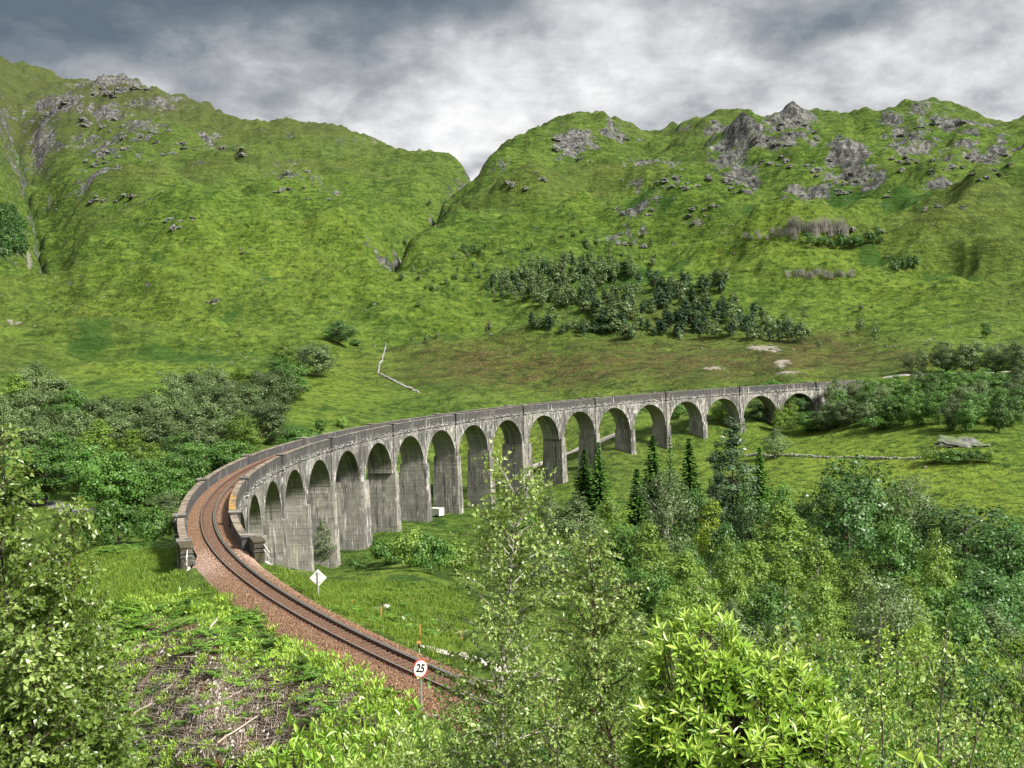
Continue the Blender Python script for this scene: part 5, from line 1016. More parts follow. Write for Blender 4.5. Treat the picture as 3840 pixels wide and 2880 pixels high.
def wayside():
    rs = np.random.RandomState(4)
    ribbon('path', [(1130, 1018), (1180, 997), (1240, 975), (1290, 957), (1345, 938)], 4.2, M['path'], 250)
    ribbon('path', [(955, 1404), (1000, 1420), (1060, 1440), (1110, 1455), (1150, 1475)], 4.0, M['path'])
    ribbon('road', [(70, 1080), (120, 1092), (165, 1102), (215, 1116)], 6.0, M['road'], 150)
    ribbon('lane', [(1905, 815), (1960, 811), (2050, 808), (2140, 806), (2230, 804)], 2.2, M['path'], 300)
    wall([(1606, 983), (1660, 988), (1720, 988), (1780, 989), (1850, 990), (1920, 992), (1990, 992)], 'ruined dry stone wall crossing the bright field at right', .8, 240, rs, .62)
    wall([(833, 746), (826, 775), (817, 808), (840, 820), (870, 834), (905, 850)], 'thin pale boundary wall running down the slope behind the viaduct', .9, 120, rs, .75)
    # speed sign
    c = px(908, 1444, 47.5); g = float(gz(c[0], c[1])); root = empty('speed_sign', (c[0], c[1], g)); tag(root, 'round white speed sign with red rim and black 25 by the track', 'sign')
    zc = c[2] - g; mb = MB(); tube(mb, [(0, .07, -.6), (0, .07, zc + .15)], .04, 8); mb.obj('post', M['galv'], root)
    to = Vector(-c).normalized(); yaw = math.atan2(to.y, to.x) + PI / 2 + .68
    pl = empty('plate_pivot', (0, 0, 0)); bpy.data.objects.remove(pl)
    R0 = (Matrix.Translation((0, 0, zc)) @ Matrix.Rotation(yaw, 4, 'Z') @ Matrix.Rotation(math.radians(14), 4, 'Y'))
    def disc(name, r, y0, y1, mat, r_in=0):
        n = 40; a = np.arange(n) * 2 * PI / n; mb = MB()
        f = np.stack([r * np.cos(a), np.full(n, y0), r * np.sin(a)], -1); b = f.copy(); b[:, 1] = y1
        i = np.arange(n); j = (i + 1) % n
        if r_in:
            fi = np.stack([r_in * np.cos(a), np.full(n, y0), r_in * np.sin(a)], -1); bi = fi.copy(); bi[:, 1] = y1
            mb.add(np.concatenate([f, b, fi, bi]), np.concatenate([np.stack([i, j, j + n, i + n], -1), np.stack([i, i + 2 * n, j + 2 * n, j], -1), np.stack([i + n, j + n, j + 3 * n, i + 3 * n], -1), np.stack([i + 2 * n, i + 3 * n, j + 3 * n, j + 2 * n], -1)]))
        else:
            mb.add(np.concatenate([f, b]), np.stack([i, j, j + n, i + n], -1)); mb.add(f, [list(range(n))]); mb.add(b, [list(range(n))[::-1]])
        o = mb.obj(name, mat, root); o.matrix_local = R0; return o
    disc('plate', .365, 0, .03, M['white']); disc('rim', .39, -.018, .035, M['red'], .345)
    fc = bpy.data.curves.new('digits', 'FONT'); fc.body = '25'; fc.size = .47; fc.align_x = 'CENTER'; fc.align_y = 'CENTER'; fc.offset = .012; fc.extrude = .006; fc.materials.append(M['black'])
    fo = bpy.data.objects.new('digits_text', fc); me = bpy.data.meshes.new_from_object(fo); bpy.data.objects.remove(fo); o = link('digits', me, root); o.matrix_local = R0 @ Matrix.Translation((0, -.012, -.0)) @ Matrix.Rotation(PI / 2, 4, 'X')
    mb = MB(); box(mb, (0, .055, zc), (.10, .03, .12)); mb.obj('bracket', M['galv'], root)
    # diamond board seen from the back
    b = hit(688, 1289); d = math.hypot(b[0], b[1]); root = empty('diamond_sign', tuple(b)); tag(root, 'diamond shaped board on a grey post, seen from behind, beside the track', 'sign')
    h = 53 * MPX * d; mb = MB(); tube(mb, [(0, 0, -.5), (0, 0, h)], .045, 8); mb.obj('post', M['greypost'], root)
    zc = h * .745; r = 18.5 * MPX * d; mb = MB(); v = [(0, y, zc - r) if k == 0 else (r, y, zc) if k == 1 else (0, y, zc + r) if k == 2 else (-r, y, zc) for y in (.055, .085) for k in range(4)]
    mb.add(v, BOXF); mb.obj('board', M['white'], root)
    for q in (-.35, .3): mb = MB(); box(mb, (0, .05, zc + q), (.36, .03, .06)); mb.obj('clamp', M['galv'], root)
    # marker with black lamp box right of the track
    b = hit(906, 1424); d = math.hypot(b[0], b[1]); root = empty('marker_post', tuple(b)); tag(root, 'thin grey marker post with black box and orange cap beyond the speed sign', 'post')
    h = 37 * MPX * d; mb = MB(); tube(mb, [(0, 0, -.3), (0, 0, h * .8)], .03, 6); mb.obj('post', M['greypost'], root); mb = MB(); box(mb, (0, 0, h * .78), (.12, .12, .28)); mb.obj('lamp_box', M['black'], root); mb = MB(); box(mb, (0, 0, h * .95), (.26, .16, .14)); mb.obj('cap', M['orangewood'], root)
    for x, y0, y1, lab in [(824, 1311, 1337, 'orange wooden stake near the bare soil, second from the left'), (908, 1349, 1380, 'orange wooden stake right above the marker post'), (761, 1295, 1310, 'orange wooden stake leftmost, in the tall grass right of the track'), (998, 1364, 1386, 'orange wooden stake rightmost, half hidden by birch twigs')]:
        b = hit(x, y1); d = math.hypot(b[0], b[1]); mb = MB(); box(mb, (0, 0, (y1 - y0) * MPX * d / 2 - .15), (.09, .09, (y1 - y0) * MPX * d + .3)); o = mb.obj('stake', M['orangewood']); o.location = b; tag(o, lab, 'stake')
    # handrails and small pieces at the two near wall ends
    for inner in (True, False):
        s0 = S_END + 3.8; o0 = -.95 if inner else BW - .1; zt = float(zpar(s0))
        root = empty('handrail', (*arc(s0, o0), zt - 1.2)); inv = Matrix.Translation(-Vector(root.location)); tag(root, 'white two bar handrail at the end of the ' + ('right inner' if inner else 'left outer') + ' parapet wall', 'handrail')
        def Q(s, o, z): return arc3(np.array(float(s)), np.array(float(o)), zt + z)
        for z in (-.12, -.62): mb = MB(); tube(mb, [Q(s0 - .1, o0, z), Q(s0 + 1.6, o0 - .25 * (1 if inner else -1), z - .55)], .035, 6); mb.obj('rail_bar', M['white'], root).matrix_parent_inverse = inv
        for k in (.7, 1.55): mb = MB(); tube(mb, [Q(s0 + k, o0 - .12 * k * (1 if inner else -1), -.25 - .32 * k), Q(s0 + k, o0 - .12 * k * (1 if inner else -1), -2.3)], .03, 6); mb.obj('post', M['galv'], root).matrix_parent_inverse = inv
        mb = MB(); q = Q(s0 + 1.2, o0, -1.5); q2 = Q(s0 + 2.6, o0 - .5 * (1 if inner else -1), -1.95); tube(mb, [q, q2], .12, 4); mb.obj('cable_cover', M['white'], root).matrix_parent_inverse = inv
        mb = MB(); q = Q(s0 + 2.9, o0 - .5, -2.6); tube(mb, [q, q + np.array([0, 0, 1.1])], .06, 5); o = mb.obj('rusty_post', M['rust']); tag(o, 'short rusty post at the end of the ' + ('right inner' if inner else 'left outer') + ' parapet wall', 'post')
    # white vans parked beyond the arches
    for x, y, d, yaw, lab in [(938, 1142, 288, 2.5, 'white van parked beyond the arches, seen right of a tall pier'), (857, 1126, 300, 2.2, 'white van mostly hidden behind a tall pier')]:
        p = px(x, y, d); g = float(gz(p[0], p[1])); root = empty('parked_van', (p[0], p[1], max(g, p[2] - .4) - .0), yaw); tag(root, lab, 'van')
        mb = MB(); prof = [(-2.6, .4), (2.35, .4), (2.6, .6), (2.55, 1.0), (1.75, 1.25), (1.15, 2.05), (.8, 2.2), (-2.5, 2.25), (-2.62, 2.1)]; n = len(prof)
        v = [(a, sy, b) for sy in (-.95, .95) for a, b in prof]; mb.add(v, [[k, (k + 1) % n, n + (k + 1) % n, n + k] for k in range(n)]); mb.add(v, [list(range(n))[::-1], list(range(n, 2 * n))]); mb.obj('body', M['white'], root)
        mb = MB(); box(mb, (1.0, 0, 1.62), (.9, 1.93, .5)); mb.obj('side_window', M['glass'], root); mb = MB(); mb.add([(1.73, -.8, 1.3), (1.73, .8, 1.3), (1.20, .75, 2.0), (1.20, -.75, 2.0)], [[0, 1, 2, 3]]); o = mb.obj('windscreen', M['glass'], root); o.location = (.02, 0, .02)
        for wx in (-1.7, 1.7):
            for wy in (-.88, .88): mb = MB(); tube(mb, [(wx, wy - .1, .36), (wx, wy + .1, .36)], .36, 14); mb.obj('wheel', M['tyre'], root)
        if g < p[2] - .4: root.location.z = g
    # posts and rails by the left road
    b = hit(176, 1119, 150); d = math.hypot(b[0], b[1]); root = empty('gate_frame', tuple(b)); tag(root, 'grey frame of two tall posts with cross bars by the left road', 'gate'); k = MPX * d
    for x, h in ((-6, 40), (6, 47)): mb = MB(); tube(mb, [(x * k, 0, -.5), (x * k, 0, h * k)], .13, 6); mb.obj('post', M['greypost'], root)
    for z in (26, 37): mb = MB(); tube(mb, [(-6 * k, 0, z * k), (6 * k, 0, z * k)], .06, 5); mb.obj('cross_bar', M['greypost'], root)
    b = hit(232, 1085, 150); d = math.hypot(b[0], b[1]); root = empty('rail_fence', tuple(b)); tag(root, 'low wooden rail between two posts beyond the left road', 'fence'); k = MPX * d
    for x in (-13, 0, 13): mb = MB(); tube(mb, [(x * k, 0, -.4), (x * k, 0, 7 * k)], .10, 5); mb.obj('post', M['deadwood'], root)
    mb = MB(); box(mb, (0, -.12, 6 * k), (28 * k, .08, .22)); mb.obj('rail_board', M['deadwood'], root)
wayside()

# ------------------------------------------------------------------ the bank in front of the line: ferns, twigs, logs, grass
def fern_mesh(seed, n=13, L=.75):
    rs = np.random.RandomState(seed); mb = MB()
    for k in range(n):
        a = 2 * PI * k / n + rs.uniform(-.3, .3); l = L * rs.uniform(.7, 1.15); t = np.linspace(.08, 1, 8); el = rs.uniform(.5, 1.15)
        dirh = np.array([math.cos(a), math.sin(a), 0]); C = dirh[None] * (l * t * math.cos(el * .8))[:, None]; C[:, 2] = l * (math.sin(el) * t - .55 * t ** 2.2)
        side = np.array([-math.sin(a), math.cos(a), 0]); w = .26 * l * np.sin(PI * np.clip(t * .9 + .12, 0, 1)) ** .8; tt = rs.rand()
        for sg in (-1, 1):
            D = unit(side * sg + dirh * .55 + rs.normal(size=(8, 3)) * .08 + np.array([0, 0, -.15])); leaves(mb, C + D * (w * .5)[:, None], D, np.tile([0, 0, 1.], (8, 1)) + rs.normal(size=(8, 3)) * .25, w * 1.05, .105 * l, tint=np.clip(.25 + .5 * tt + .2 * rs.rand(8), 0, 1))
    return mb.mesh('fern_clump', M['fern'])
def sprout_mesh(seed, n=100, R=.42):
    rs = np.random.RandomState(seed); mb = MB(); d = rdir(rs, n); d[:, 2] = np.abs(d[:, 2]) * 1.1; P = d * R * (rs.rand(n) ** .5)[:, None]
    leaves(mb, P, unit(d + np.array([0, 0, .5]) + rs.normal(size=(n, 3)) * .3), rdir(rs, n) + np.array([0, 0, .6]), .15 * (.7 + .6 * rs.rand(n)), .055, tint=np.clip(.35 + .6 * rs.rand(n), 0, 1)); return mb.mesh('sprouting_shrub', M['rhodo'])
def sticks(mb, A, B, r0, r1, mi=0, **at):
    n = len(A); T_ = unit(B - A); ref = np.where(np.abs(T_[:, 2:3]) > .9, np.array([[1., 0, 0]]), np.array([[0, 0, 1.]])); U = unit(np.cross(T_, ref)); W = np.cross(T_, U)
    r0 = np.broadcast_to(r0, (n,)); r1 = np.broadcast_to(r1, (n,)); v = []
    for P, r in ((A, r0), (B, r1)):
        for k in range(3): v.append(P + r[:, None] * (math.cos(k * 2.094) * U + math.sin(k * 2.094) * W))
    V = np.stack(v, 1); f = np.array([[0, 1, 4, 3], [1, 2, 5, 4], [2, 0, 3, 5]]); mb.add(V.reshape(-1, 3), (f[None] + (np.arange(n) * 6)[:, None, None]).reshape(-1, 4), mi, **{k: np.repeat(np.broadcast_to(a, (n,)), 6) for k, a in at.items()})
def bank():
    rs = np.random.RandomState(12)
    ferns = [fern_mesh(k) for k in range(5)]; spr = [sprout_mesh(k + 9) for k in range(4)]
    poly = [(225, 1300), (440, 1285), (560, 1330), (650, 1400), (740, 1440), (840, 1478), (900, 1520), (780, 1659), (270, 1659), (255, 1500)]
    def dens(q):
        bare = math.exp(-(((q[0] - 520) / 240) ** 2 + ((q[1] - 1570) / 95) ** 2)) + .7 * math.exp(-(((q[0] - 360) / 100) ** 2 + ((q[1] - 1420) / 70) ** 2)); return 14 + 22 * min(bare, 1)
    for i, (x, y) in enumerate(poisson(poly, dens, rs, 9000, 300)):
        p = hit(x, y); low = (y > 1480 and x < 700); fern = rs.rand() < (.25 if y > 1380 else .6); me = ferns[rs.randint(5)] if fern else spr[rs.randint(4)]
        o = link('fern' if fern else 'small_shrub', me); s = rs.uniform(.8, 1.8) * (.9 if low else 1.2); o.location = (p[0], p[1], p[2] - .03); o.scale = (s, s, s * rs.uniform(.8, 1.1)); o.rotation_euler = (rs.uniform(-.15, .15), rs.uniform(-.15, .15), rs.rand() * 6.3)
        zn = 'along the top grass edge' if y < 1345 else 'beside the ballast' if x > 560 and y < 1520 else 'around the dark log' if x < 420 and y < 1520 else 'among the low brash' if x < 650 else 'at the lower right'
        tag(o, ('green fern clump on the bank left of the track, ' if fern else 'bright leafy sprout on the bank left of the track, ') + zn, 'fern' if fern else 'shrub', ('ferns on the bank, ' if fern else 'sprouts on the bank, ') + zn)
    for x, y, s in [(500, 1325, 1.9), (535, 1335, 2.1), (480, 1345, 1.8), (560, 1345, 1.7)]:
        p = hit(x, y); o = link('fern', ferns[int(x) % 5]); o.location = p; o.scale = (s, s, s * .9); tag(o, 'large bracken frond mass at the top of the bank by the ballast', 'fern', 'large bracken at the top of the bank')
    # fern belt along the left field
    for x, y in poisson([(215, 1188), (300, 1178), (388, 1168), (390, 1186), (300, 1192), (220, 1200)], 9, rs, 900, 46):
        p = hit(x, y); o = link('fern', ferns[rs.randint(5)]); s = rs.uniform(1.4, 2.3); o.location = p; o.scale = (s, s, s * .8); o.rotation_euler = (0, 0, rs.rand() * 6); tag(o, 'bright bracken in the belt along the far edge of the left field', 'fern', 'bracken belt of the left field')
    for x, y in poisson([(700, 1320), (800, 1255), (900, 1245), (930, 1290), (900, 1330), (960, 1380), (880, 1372), (800, 1345)], 20, rs, 900, 70):
        p = hit(x, y); o = link('fern', ferns[rs.randint(5)]); s = rs.uniform(1.0, 1.9); o.location = p; o.scale = (s, s, s * .7); o.rotation_euler = (0, 0, rs.rand() * 6); tag(o, 'bracken on the grass between the track and the tall piers', 'fern', 'bracken right of the track')
    # logs
    for k, (x0, y0, x1, y1, r, lab, mt) in enumerate([(295, 1500, 352, 1428, .16, 'thick dark log lying across the bank, largest of all', 'darkwood'), (272, 1558, 330, 1525, .10, 'pale bare log low on the bank near the left birch', 'deadwood'), (352, 1500, 392, 1462, .08, 'grey broken log right of the thick dark log', 'deadwood'), (455, 1360, 470, 1345, .10, 'short stump end sticking up below the large bracken', 'deadwood'),
            (440, 1545, 530, 1490, .06, 'long thin pale branch in the middle of the bank', 'deadwood'), (470, 1610, 560, 1550, .06, 'long thin pale branch low in the brash', 'deadwood'), (430, 1615, 500, 1580, .07, 'pale branch crossing the low brash pile', 'deadwood'), (560, 1640, 600, 1600, .08, 'short pale log near the bottom of the bank', 'deadwood'), (620, 1560, 665, 1530, .05, 'thin branch at the right side of the brash', 'deadwood'), (445, 1420, 462, 1395, .06, 'short split piece of wood in mid bank', 'deadwood')]):
        a, b = hit(x0, y0), hit(x1, y1); a[2] += r * .8; b[2] += r * .8 + (.25 if k == 3 else 0); t = np.linspace(0, 1, 6)[:, None]; P = a * (1 - t) + b * t + rs.normal(size=(6, 3)) * r * .25; mb = MB(); tube(mb, P, np.linspace(r, r * .7, 6), 7); tag(mb.obj('log', M[mt], smooth=True), lab, 'log')
    # brash: twigs, thrown mostly down the slope
    N = 9000; ix = rs.uniform(235, 900, N); iy = 1330 + 329 * rs.rand(N) ** .9; dw = ATT['dirt']; P = np.array([hit(x, y) for x, y in zip(ix[:1300], iy[:1300])]); P = P[rs.randint(0, len(P), N)] + rs.normal(size=(N, 3)) * np.array([.8, .8, 0]); P[:, 2] = gz(P[:, 0], P[:, 1])
    iX, iY = proj(P); bare = np.exp(-(((iX - 520) / 280) ** 2 + ((iY - 1550) / 120) ** 2)) + np.exp(-(((iX - 360) / 140) ** 2 + ((iY - 1420) / 90) ** 2)); P = P[rs.rand(N) < bare + .08]; n = len(P)
    a = rs.normal(size=n) * .5 + 2.3; L = .3 + 1.1 * rs.rand(n) ** 2; D = np.stack([np.cos(a), np.sin(a), rs.normal(size=n) * .14], -1); mb = MB(); A = P + np.array([0, 0, .05]); B = A + D * L[:, None]; B[:, 2] = np.maximum(B[:, 2], gz(B[:, 0], B[:, 1]) + .02); sticks(mb, A, B, .008 + .024 * rs.rand(n) ** 2, .006)
    tag(mb.obj('brash', M['deadwood']), kind='stuff')
    mb = MB(); k = rs.rand(n) < .25; A = P[k] + rs.normal(size=(k.sum(), 3)) * .3; A[:, 2] = gz(A[:, 0], A[:, 1]); r = .04 + .13 * rs.rand(len(A)) ** 3; tet = np.array([[1, 0, -.3], [-.5, .87, -.3], [-.5, -.87, -.3], [.1, .1, .7]])
    V = A[:, None] + (tet[None] + rs.uniform(-.3, .3, (len(A), 4, 3))) * r[:, None, None]; mb.add(V.reshape(-1, 3), (np.array([[0, 1, 3], [1, 2, 3], [2, 0, 3]])[None] + (np.arange(len(A)) * 4)[:, None, None]).reshape(-1, 3)); tag(mb.obj('rubble', M['palerock']), kind='stuff')
    # grass blades over the near ground
    def field(N, amin, amax, dmin, dmax, hmin, hmax, cond, name, width=.035, tuft=4):
        A = np.radians(rs.uniform(amin, amax, N)); D = np.sqrt(rs.uniform(dmin ** 2, dmax ** 2, N)); X, Y = np.sin(A) * D, np.cos(A) * D; s, o = to_arc(X, Y); ok = ~((s > S_END - 2) & (np.abs(o - track_off(s)) < 2.9)) & ~((s < S_END + 3) & (o > -.8) & (o < BW + .8))
        Z = gz(X, Y); x, y = proj(np.stack([X, Y, Z], -1)); ok &= cond(x, y, s, o); X, Y, Z = X[ok], Y[ok], Z[ok]; n = len(X)
        X = np.repeat(X, tuft) + rs.normal(size=n * tuft) * .12; Y = np.repeat(Y, tuft) + rs.normal(size=n * tuft) * .12; Z = np.repeat(Z, tuft); ct = np.repeat(rs.rand(n), tuft); n *= tuft
        h = rs.uniform(hmin, hmax, n); an = rs.rand(n) * 2 * PI; w = width * (.7 + .6 * rs.rand(n)); ln = rs.normal(size=(n, 2)) * .38
        B = np.stack([X, Y, Z - .03], -1); sd = np.stack([np.cos(an), np.sin(an), 0 * an], -1) * w[:, None]; M1 = B + np.stack([ln[:, 0] * h * .3, ln[:, 1] * h * .3, h * .6], -1); Tp = B + np.stack([ln[:, 0] * h, ln[:, 1] * h, h * .95], -1)
        V = np.stack([B - sd, B + sd, M1 + sd * .7, Tp, M1 - sd * .7], 1); i = np.arange(n)[:, None] * 5; mb = MB(); mb.add(V.reshape(-1, 3), np.concatenate([i + np.array([[0, 1, 2, 4]])]), tint=np.repeat(np.clip(.25 + .45 * ct + .25 * rs.rand(n), 0, 1), 5)); nv = mb.nv
        mb.loops.append((i + np.array([[4, 2, 3]])).ravel()); mb.tot.append(np.full(n, 3)); mb.mi.append(np.zeros(n, int)); mb.uv.append(np.zeros((3 * n, 2)))
        tag(mb.obj(name, M['grass']), kind='stuff')
    bare = lambda x, y: np.exp(-(((x - 520) / 300) ** 2 + ((y - 1550) / 130) ** 2)) + .9 * np.exp(-(((x - 370) / 170) ** 2 + ((y - 1410) / 90) ** 2))
    field(15000, -25, -3, 46, 95, .22, .55, lambda x, y, s, o: (y > 1235) & (y < 1665) & (rs.rand(len(x)) > bare(x, y) * 1.15) & (rs.rand(len(x)) < np.where(y < 1330, 1, .22)), 'bank_grass', .026)
    field(9000, -20, 2, 62, 135, .22, .6, lambda x, y, s, o: (o < track_off(s) - 2.9) & (y > 1225) & (x < 1020), 'trackside_grass', .032)
    field(9000, -25, -14, 84, 150, .2, .5, lambda x, y, s, o: (y > 1160) & (y < 1300) & (x < 400), 'field_grass', .04)
bank()
# ------------------------------------------------------------------ near plants on the camera's own slope
def ovate(mb, C, D, N, L, W, tip=.7, mi=0, droop=.12, **at):
    """leaf with midrib fold and pointed tip: two quads. C is the leaf base"""
    n = len(C); D = unit(D); S = unit(np.cross(N, D)); NN = np.cross(D, S); L = np.broadcast_to(L, (n,))[:, None]; W = np.broadcast_to(W, (n,))[:, None]
    up = NN * W * .16; dr = -NN * L * droop
    v = np.stack([C, C + D * L * .36 + S * W * .5 + up, C + D * L * .72 + S * W * .5 * tip * .8 + up * .8 + dr * .5, C + D * L + dr, C + D * L * .72 - S * W * .5 * tip * .8 + up * .8 + dr * .5, C + D * L * .36 - S * W * .5 + up], 1)
    f = np.array([[0, 1, 2, 3], [0, 3, 4, 5]]); mb.add(v.reshape(-1, 3), (f[None] + (np.arange(n) * 6)[:, None, None]).reshape(-1, 4), mi, **{k: np.repeat(np.broadcast_to(a, (n,)), 6) for k, a in at.items()})
def shrub_skeleton(seed, H, R, nprim, stems=1, twig=.30, leafgap=.036, profile=None, spread=.0, f0=.12, tg=.05):
    """returns trunk mesh builder, twig mesh builder and leaf arrays (base, direction, normal, tint)"""
    rs = np.random.RandomState(seed); tk = MB(); tw = MB(); LP, LD, LT = [], [], []
    profile = profile or (lambda f: (1 - f) ** .7 * (.45 + .55 * min(1, f * 3)) + .10)
    for sidx in range(stems):
        a0 = 2 * PI * sidx / stems + seed; e = np.array([math.cos(a0), math.sin(a0), 0]) * spread * (sidx > 0); hh = H * (1 if sidx == 0 else rs.uniform(.7, .95))
        t = np.linspace(0, 1, 12); P = np.stack([e[0] * t ** .8 + .045 * H * np.sin(t * 3 + seed) * t, e[1] * t ** .8 + .04 * H * np.sin(t * 4 + 2 * seed) * t, hh * t], -1) + np.cumsum(rs.normal(size=(12, 3)) * .012 * H ** .5, 0) * np.array([1, 1, 0])
        tube(tk, P, np.linspace(.006 * H ** .9 + .004, .003, 12), 6)
        for k in range(int(nprim / stems)):
            f = f0 + (1 - f0 - .02) * ((k + rs.rand()) / (nprim / stems)); b = np.array([np.interp(f, t, P[:, c]) for c in range(3)]); a = k * 2.4 + rs.uniform(-.5, .5) + seed; l = R * profile(f) * rs.uniform(.65, 1.2); el = rs.uniform(.30, .95) + .12 * f
            u = np.linspace(0, 1, 6); dh = np.array([math.cos(a), math.sin(a), 0]); Q = b + dh[None] * (l * u * math.cos(el))[:, None]; Q[:, 2] += l * (math.sin(el) * u - .22 * u ** 2.5) * 1.1; Q += np.cumsum(rs.normal(size=(6, 3)) * .02 * l, 0)
            tube(tk, Q, np.linspace(.0035 + .007 * l, .0018, 6), 4, cap=False)
            m = max(3, int(l / tg)); uu = .12 + .88 * (np.arange(m) + rs.rand(m)) / m; A = np.stack([np.interp(uu, u, Q[:, c]) for c in range(3)], -1); tl = twig * (.5 + .8 * rs.rand(m)) * (1 - .45 * uu) * min(1, .35 + l / 1.2); D = unit(dh[None] * .6 + rdir(rs, m) * .85 + np.array([0, 0, .38])); B = A + D * tl[:, None] + np.array([0, 0, -.06]) * tl[:, None]
            sticks(tw, A, B, .0022, .0010)
            for q in range(m):
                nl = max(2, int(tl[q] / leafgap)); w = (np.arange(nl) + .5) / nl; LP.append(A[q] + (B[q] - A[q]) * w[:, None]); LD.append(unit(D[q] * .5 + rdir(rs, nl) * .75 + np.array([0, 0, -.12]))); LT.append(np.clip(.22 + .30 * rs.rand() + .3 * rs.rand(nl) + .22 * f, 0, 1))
    return rs, tk, tw, np.concatenate(LP), np.concatenate(LD), np.concatenate(LT)
LEAFM = {}
def leaf_unit(mat, tip, ratio):
    key = (mat.name, tip)
    if key not in LEAFM:
        ms = []
        for k in range(3): mb = MB(); ovate(mb, np.zeros((1, 3)), np.array([[1., 0, 0]]), np.array([[0, 0, 1.]]), 1., ratio, tip, droop=.1 + .1 * k, tint=.35 + .28 * k); ms.append(mb.mesh('leaf', mat))
        LEAFM[key] = ms
    return LEAFM[key]
def set_leaves(root, P, D, N, L, ratio, mat, tint, rs, tip=.7, singles=300):
    """the leaves nearest the camera as objects of their own, the others as one part"""
    loc = np.array(root.location); W_ = P + loc; d = np.linalg.norm(W_, axis=1); x, y = proj(W_); vis_ = (x > 4) & (x < 2208) & (y > 0) & (y < 1655)
    order = np.argsort(np.where(vis_, d - .0006 * L / .001, 1e6)); one = order[:singles][vis_[order[:singles]]]; rest = np.ones(len(P), bool); rest[one] = False
    mb = MB(); ovate(mb, P[rest], D[rest], N[rest], L[rest], L[rest] * ratio, tip, tint=tint[rest]); o = mb.obj('foliage', mat, root); o['kind'] = 'stuff'
    ms = leaf_unit(mat, tip, ratio)
    for i in one:
        dx = Vector(D[i]).normalized(); yv = Vector(N[i]).cross(dx).normalized(); zv = dx.cross(yv); m = Matrix([[dx[k] * L[i], yv[k] * L[i], zv[k] * L[i], P[i][k]] for k in range(3)] + [[0, 0, 0, 1]])
        o = link('leaf', ms[int(np.clip(tint[i] * 3, 0, 2))], root); o.matrix_local = m
def near_plant(name, label, cat, x, ytop, d, w, seed, nprim, leaf, mat, stems=1, bark='bark', ratio=.78, twig=.30, gap=.036, singles=300, tip=.62, group=None, base=None, **kw):
    top = px(x, ytop, d); g = float(gz(top[0], top[1])); H = top[2] - g; R = w * MPX * d * .5
    root = empty(name, (top[0], top[1], g - .05)); tag(root, label, cat, group)
    rs, tk, tw, P, D, Tn = shrub_skeleton(seed, H, R, nprim, stems, twig, gap, **kw)
    tk.obj('trunk', M[bark], root, smooth=True); o = tw.obj('twigs', M['bark'], root); o['kind'] = 'stuff'
    N = unit(rdir(rs, len(P)) * .8 + np.array([0, 0, .8]) + np.array([0, -.35, 0])); L = leaf * (.6 + .65 * rs.rand(len(P)))
    set_leaves(root, P, D, N, L, ratio, M[mat], Tn, rs, tip, singles); return root
def rosette_bush(name, label, cat, x, y, d, w, hpx, nros, leaf, seed, mat='rhodo', singles=300):
    rs = np.random.RandomState(seed); c = px(x, y, d); g = float(gz(c[0], c[1])); root = empty(name, (c[0], c[1], g)); tag(root, label, cat)
    zc = c[2] - g; R = w * MPX * d * .5; Hh = hpx * MPX * d; k = MPX * d; lobes = [(-95, -95, 105, 115), (45, -20, 130, 100), (-30, 60, 200, 110), (120, 70, 110, 90), (-150, 40, 90, 90)]; PP, DDD = [], []
    for lx, ly, rx, ry in lobes:
        q = rdir(rs, nros); q = q[(q[:, 2] > -.5) & (q[:, 1] < .5)]; c0 = np.array([lx * k, .12 * lx * k * 0 - .25 * (ly > 30), zc - ly * k]); A3 = np.array([rx, (rx + ry) * .45, ry]) * k; p = c0 + q * A3 * (.80 + .30 * rs.rand(len(q)))[:, None]; ok = np.ones(len(p), bool)
        for l2 in lobes:
            if l2[:2] != (lx, ly): ok &= (np.abs((p - np.array([l2[0] * k, 0, zc - l2[1] * k])) / (np.array([l2[2], (l2[2] + l2[3]) * .45, l2[3]]) * k)) ** 2).sum(1) > .55
        PP.append(p[ok]); DDD.append(q[ok])
    P = np.concatenate(PP); dd = np.concatenate(DDD); n = len(P)
    P = P + rs.normal(size=P.shape) * .03; ax = unit(dd * .6 + np.array([0, -.12, .75]) + rs.normal(size=(n, 3)) * .22)
    st = MB()
    for q in range(0, n):
        b = np.array([rs.normal() * .15, rs.normal() * .1, .2]); m = (b + P[q]) / 2 + np.array([0, 0, -.15]); tube(st, [b, m, P[q]], [.012, .008, .004], 4, cap=False)
    st.obj('stems', M['darkwood'], root)['kind'] = 'stuff'
    LP, LD, LN, LT = [], [], [], []
    for q in range(n):
        A = ax[q]; u = unit(np.cross(A, [0.3, .8, .2])); v = np.cross(A, u); k = rs.randint(8, 13); tt = rs.rand()
        for j in range(k):
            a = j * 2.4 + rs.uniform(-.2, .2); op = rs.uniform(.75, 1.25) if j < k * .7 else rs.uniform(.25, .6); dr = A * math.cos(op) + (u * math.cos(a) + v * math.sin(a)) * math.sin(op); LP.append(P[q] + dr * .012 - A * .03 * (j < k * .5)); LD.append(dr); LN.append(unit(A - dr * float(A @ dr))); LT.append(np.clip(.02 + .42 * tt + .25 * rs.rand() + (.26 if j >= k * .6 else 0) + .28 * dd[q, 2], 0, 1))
    LP, LD, LN, LT = map(np.array, (LP, LD, LN, LT)); L = leaf * (.7 + .5 * rs.rand(len(LP))); set_leaves(root, LP, LD, LN, L, .27, M[mat], LT, rs, .95, singles)
    return root
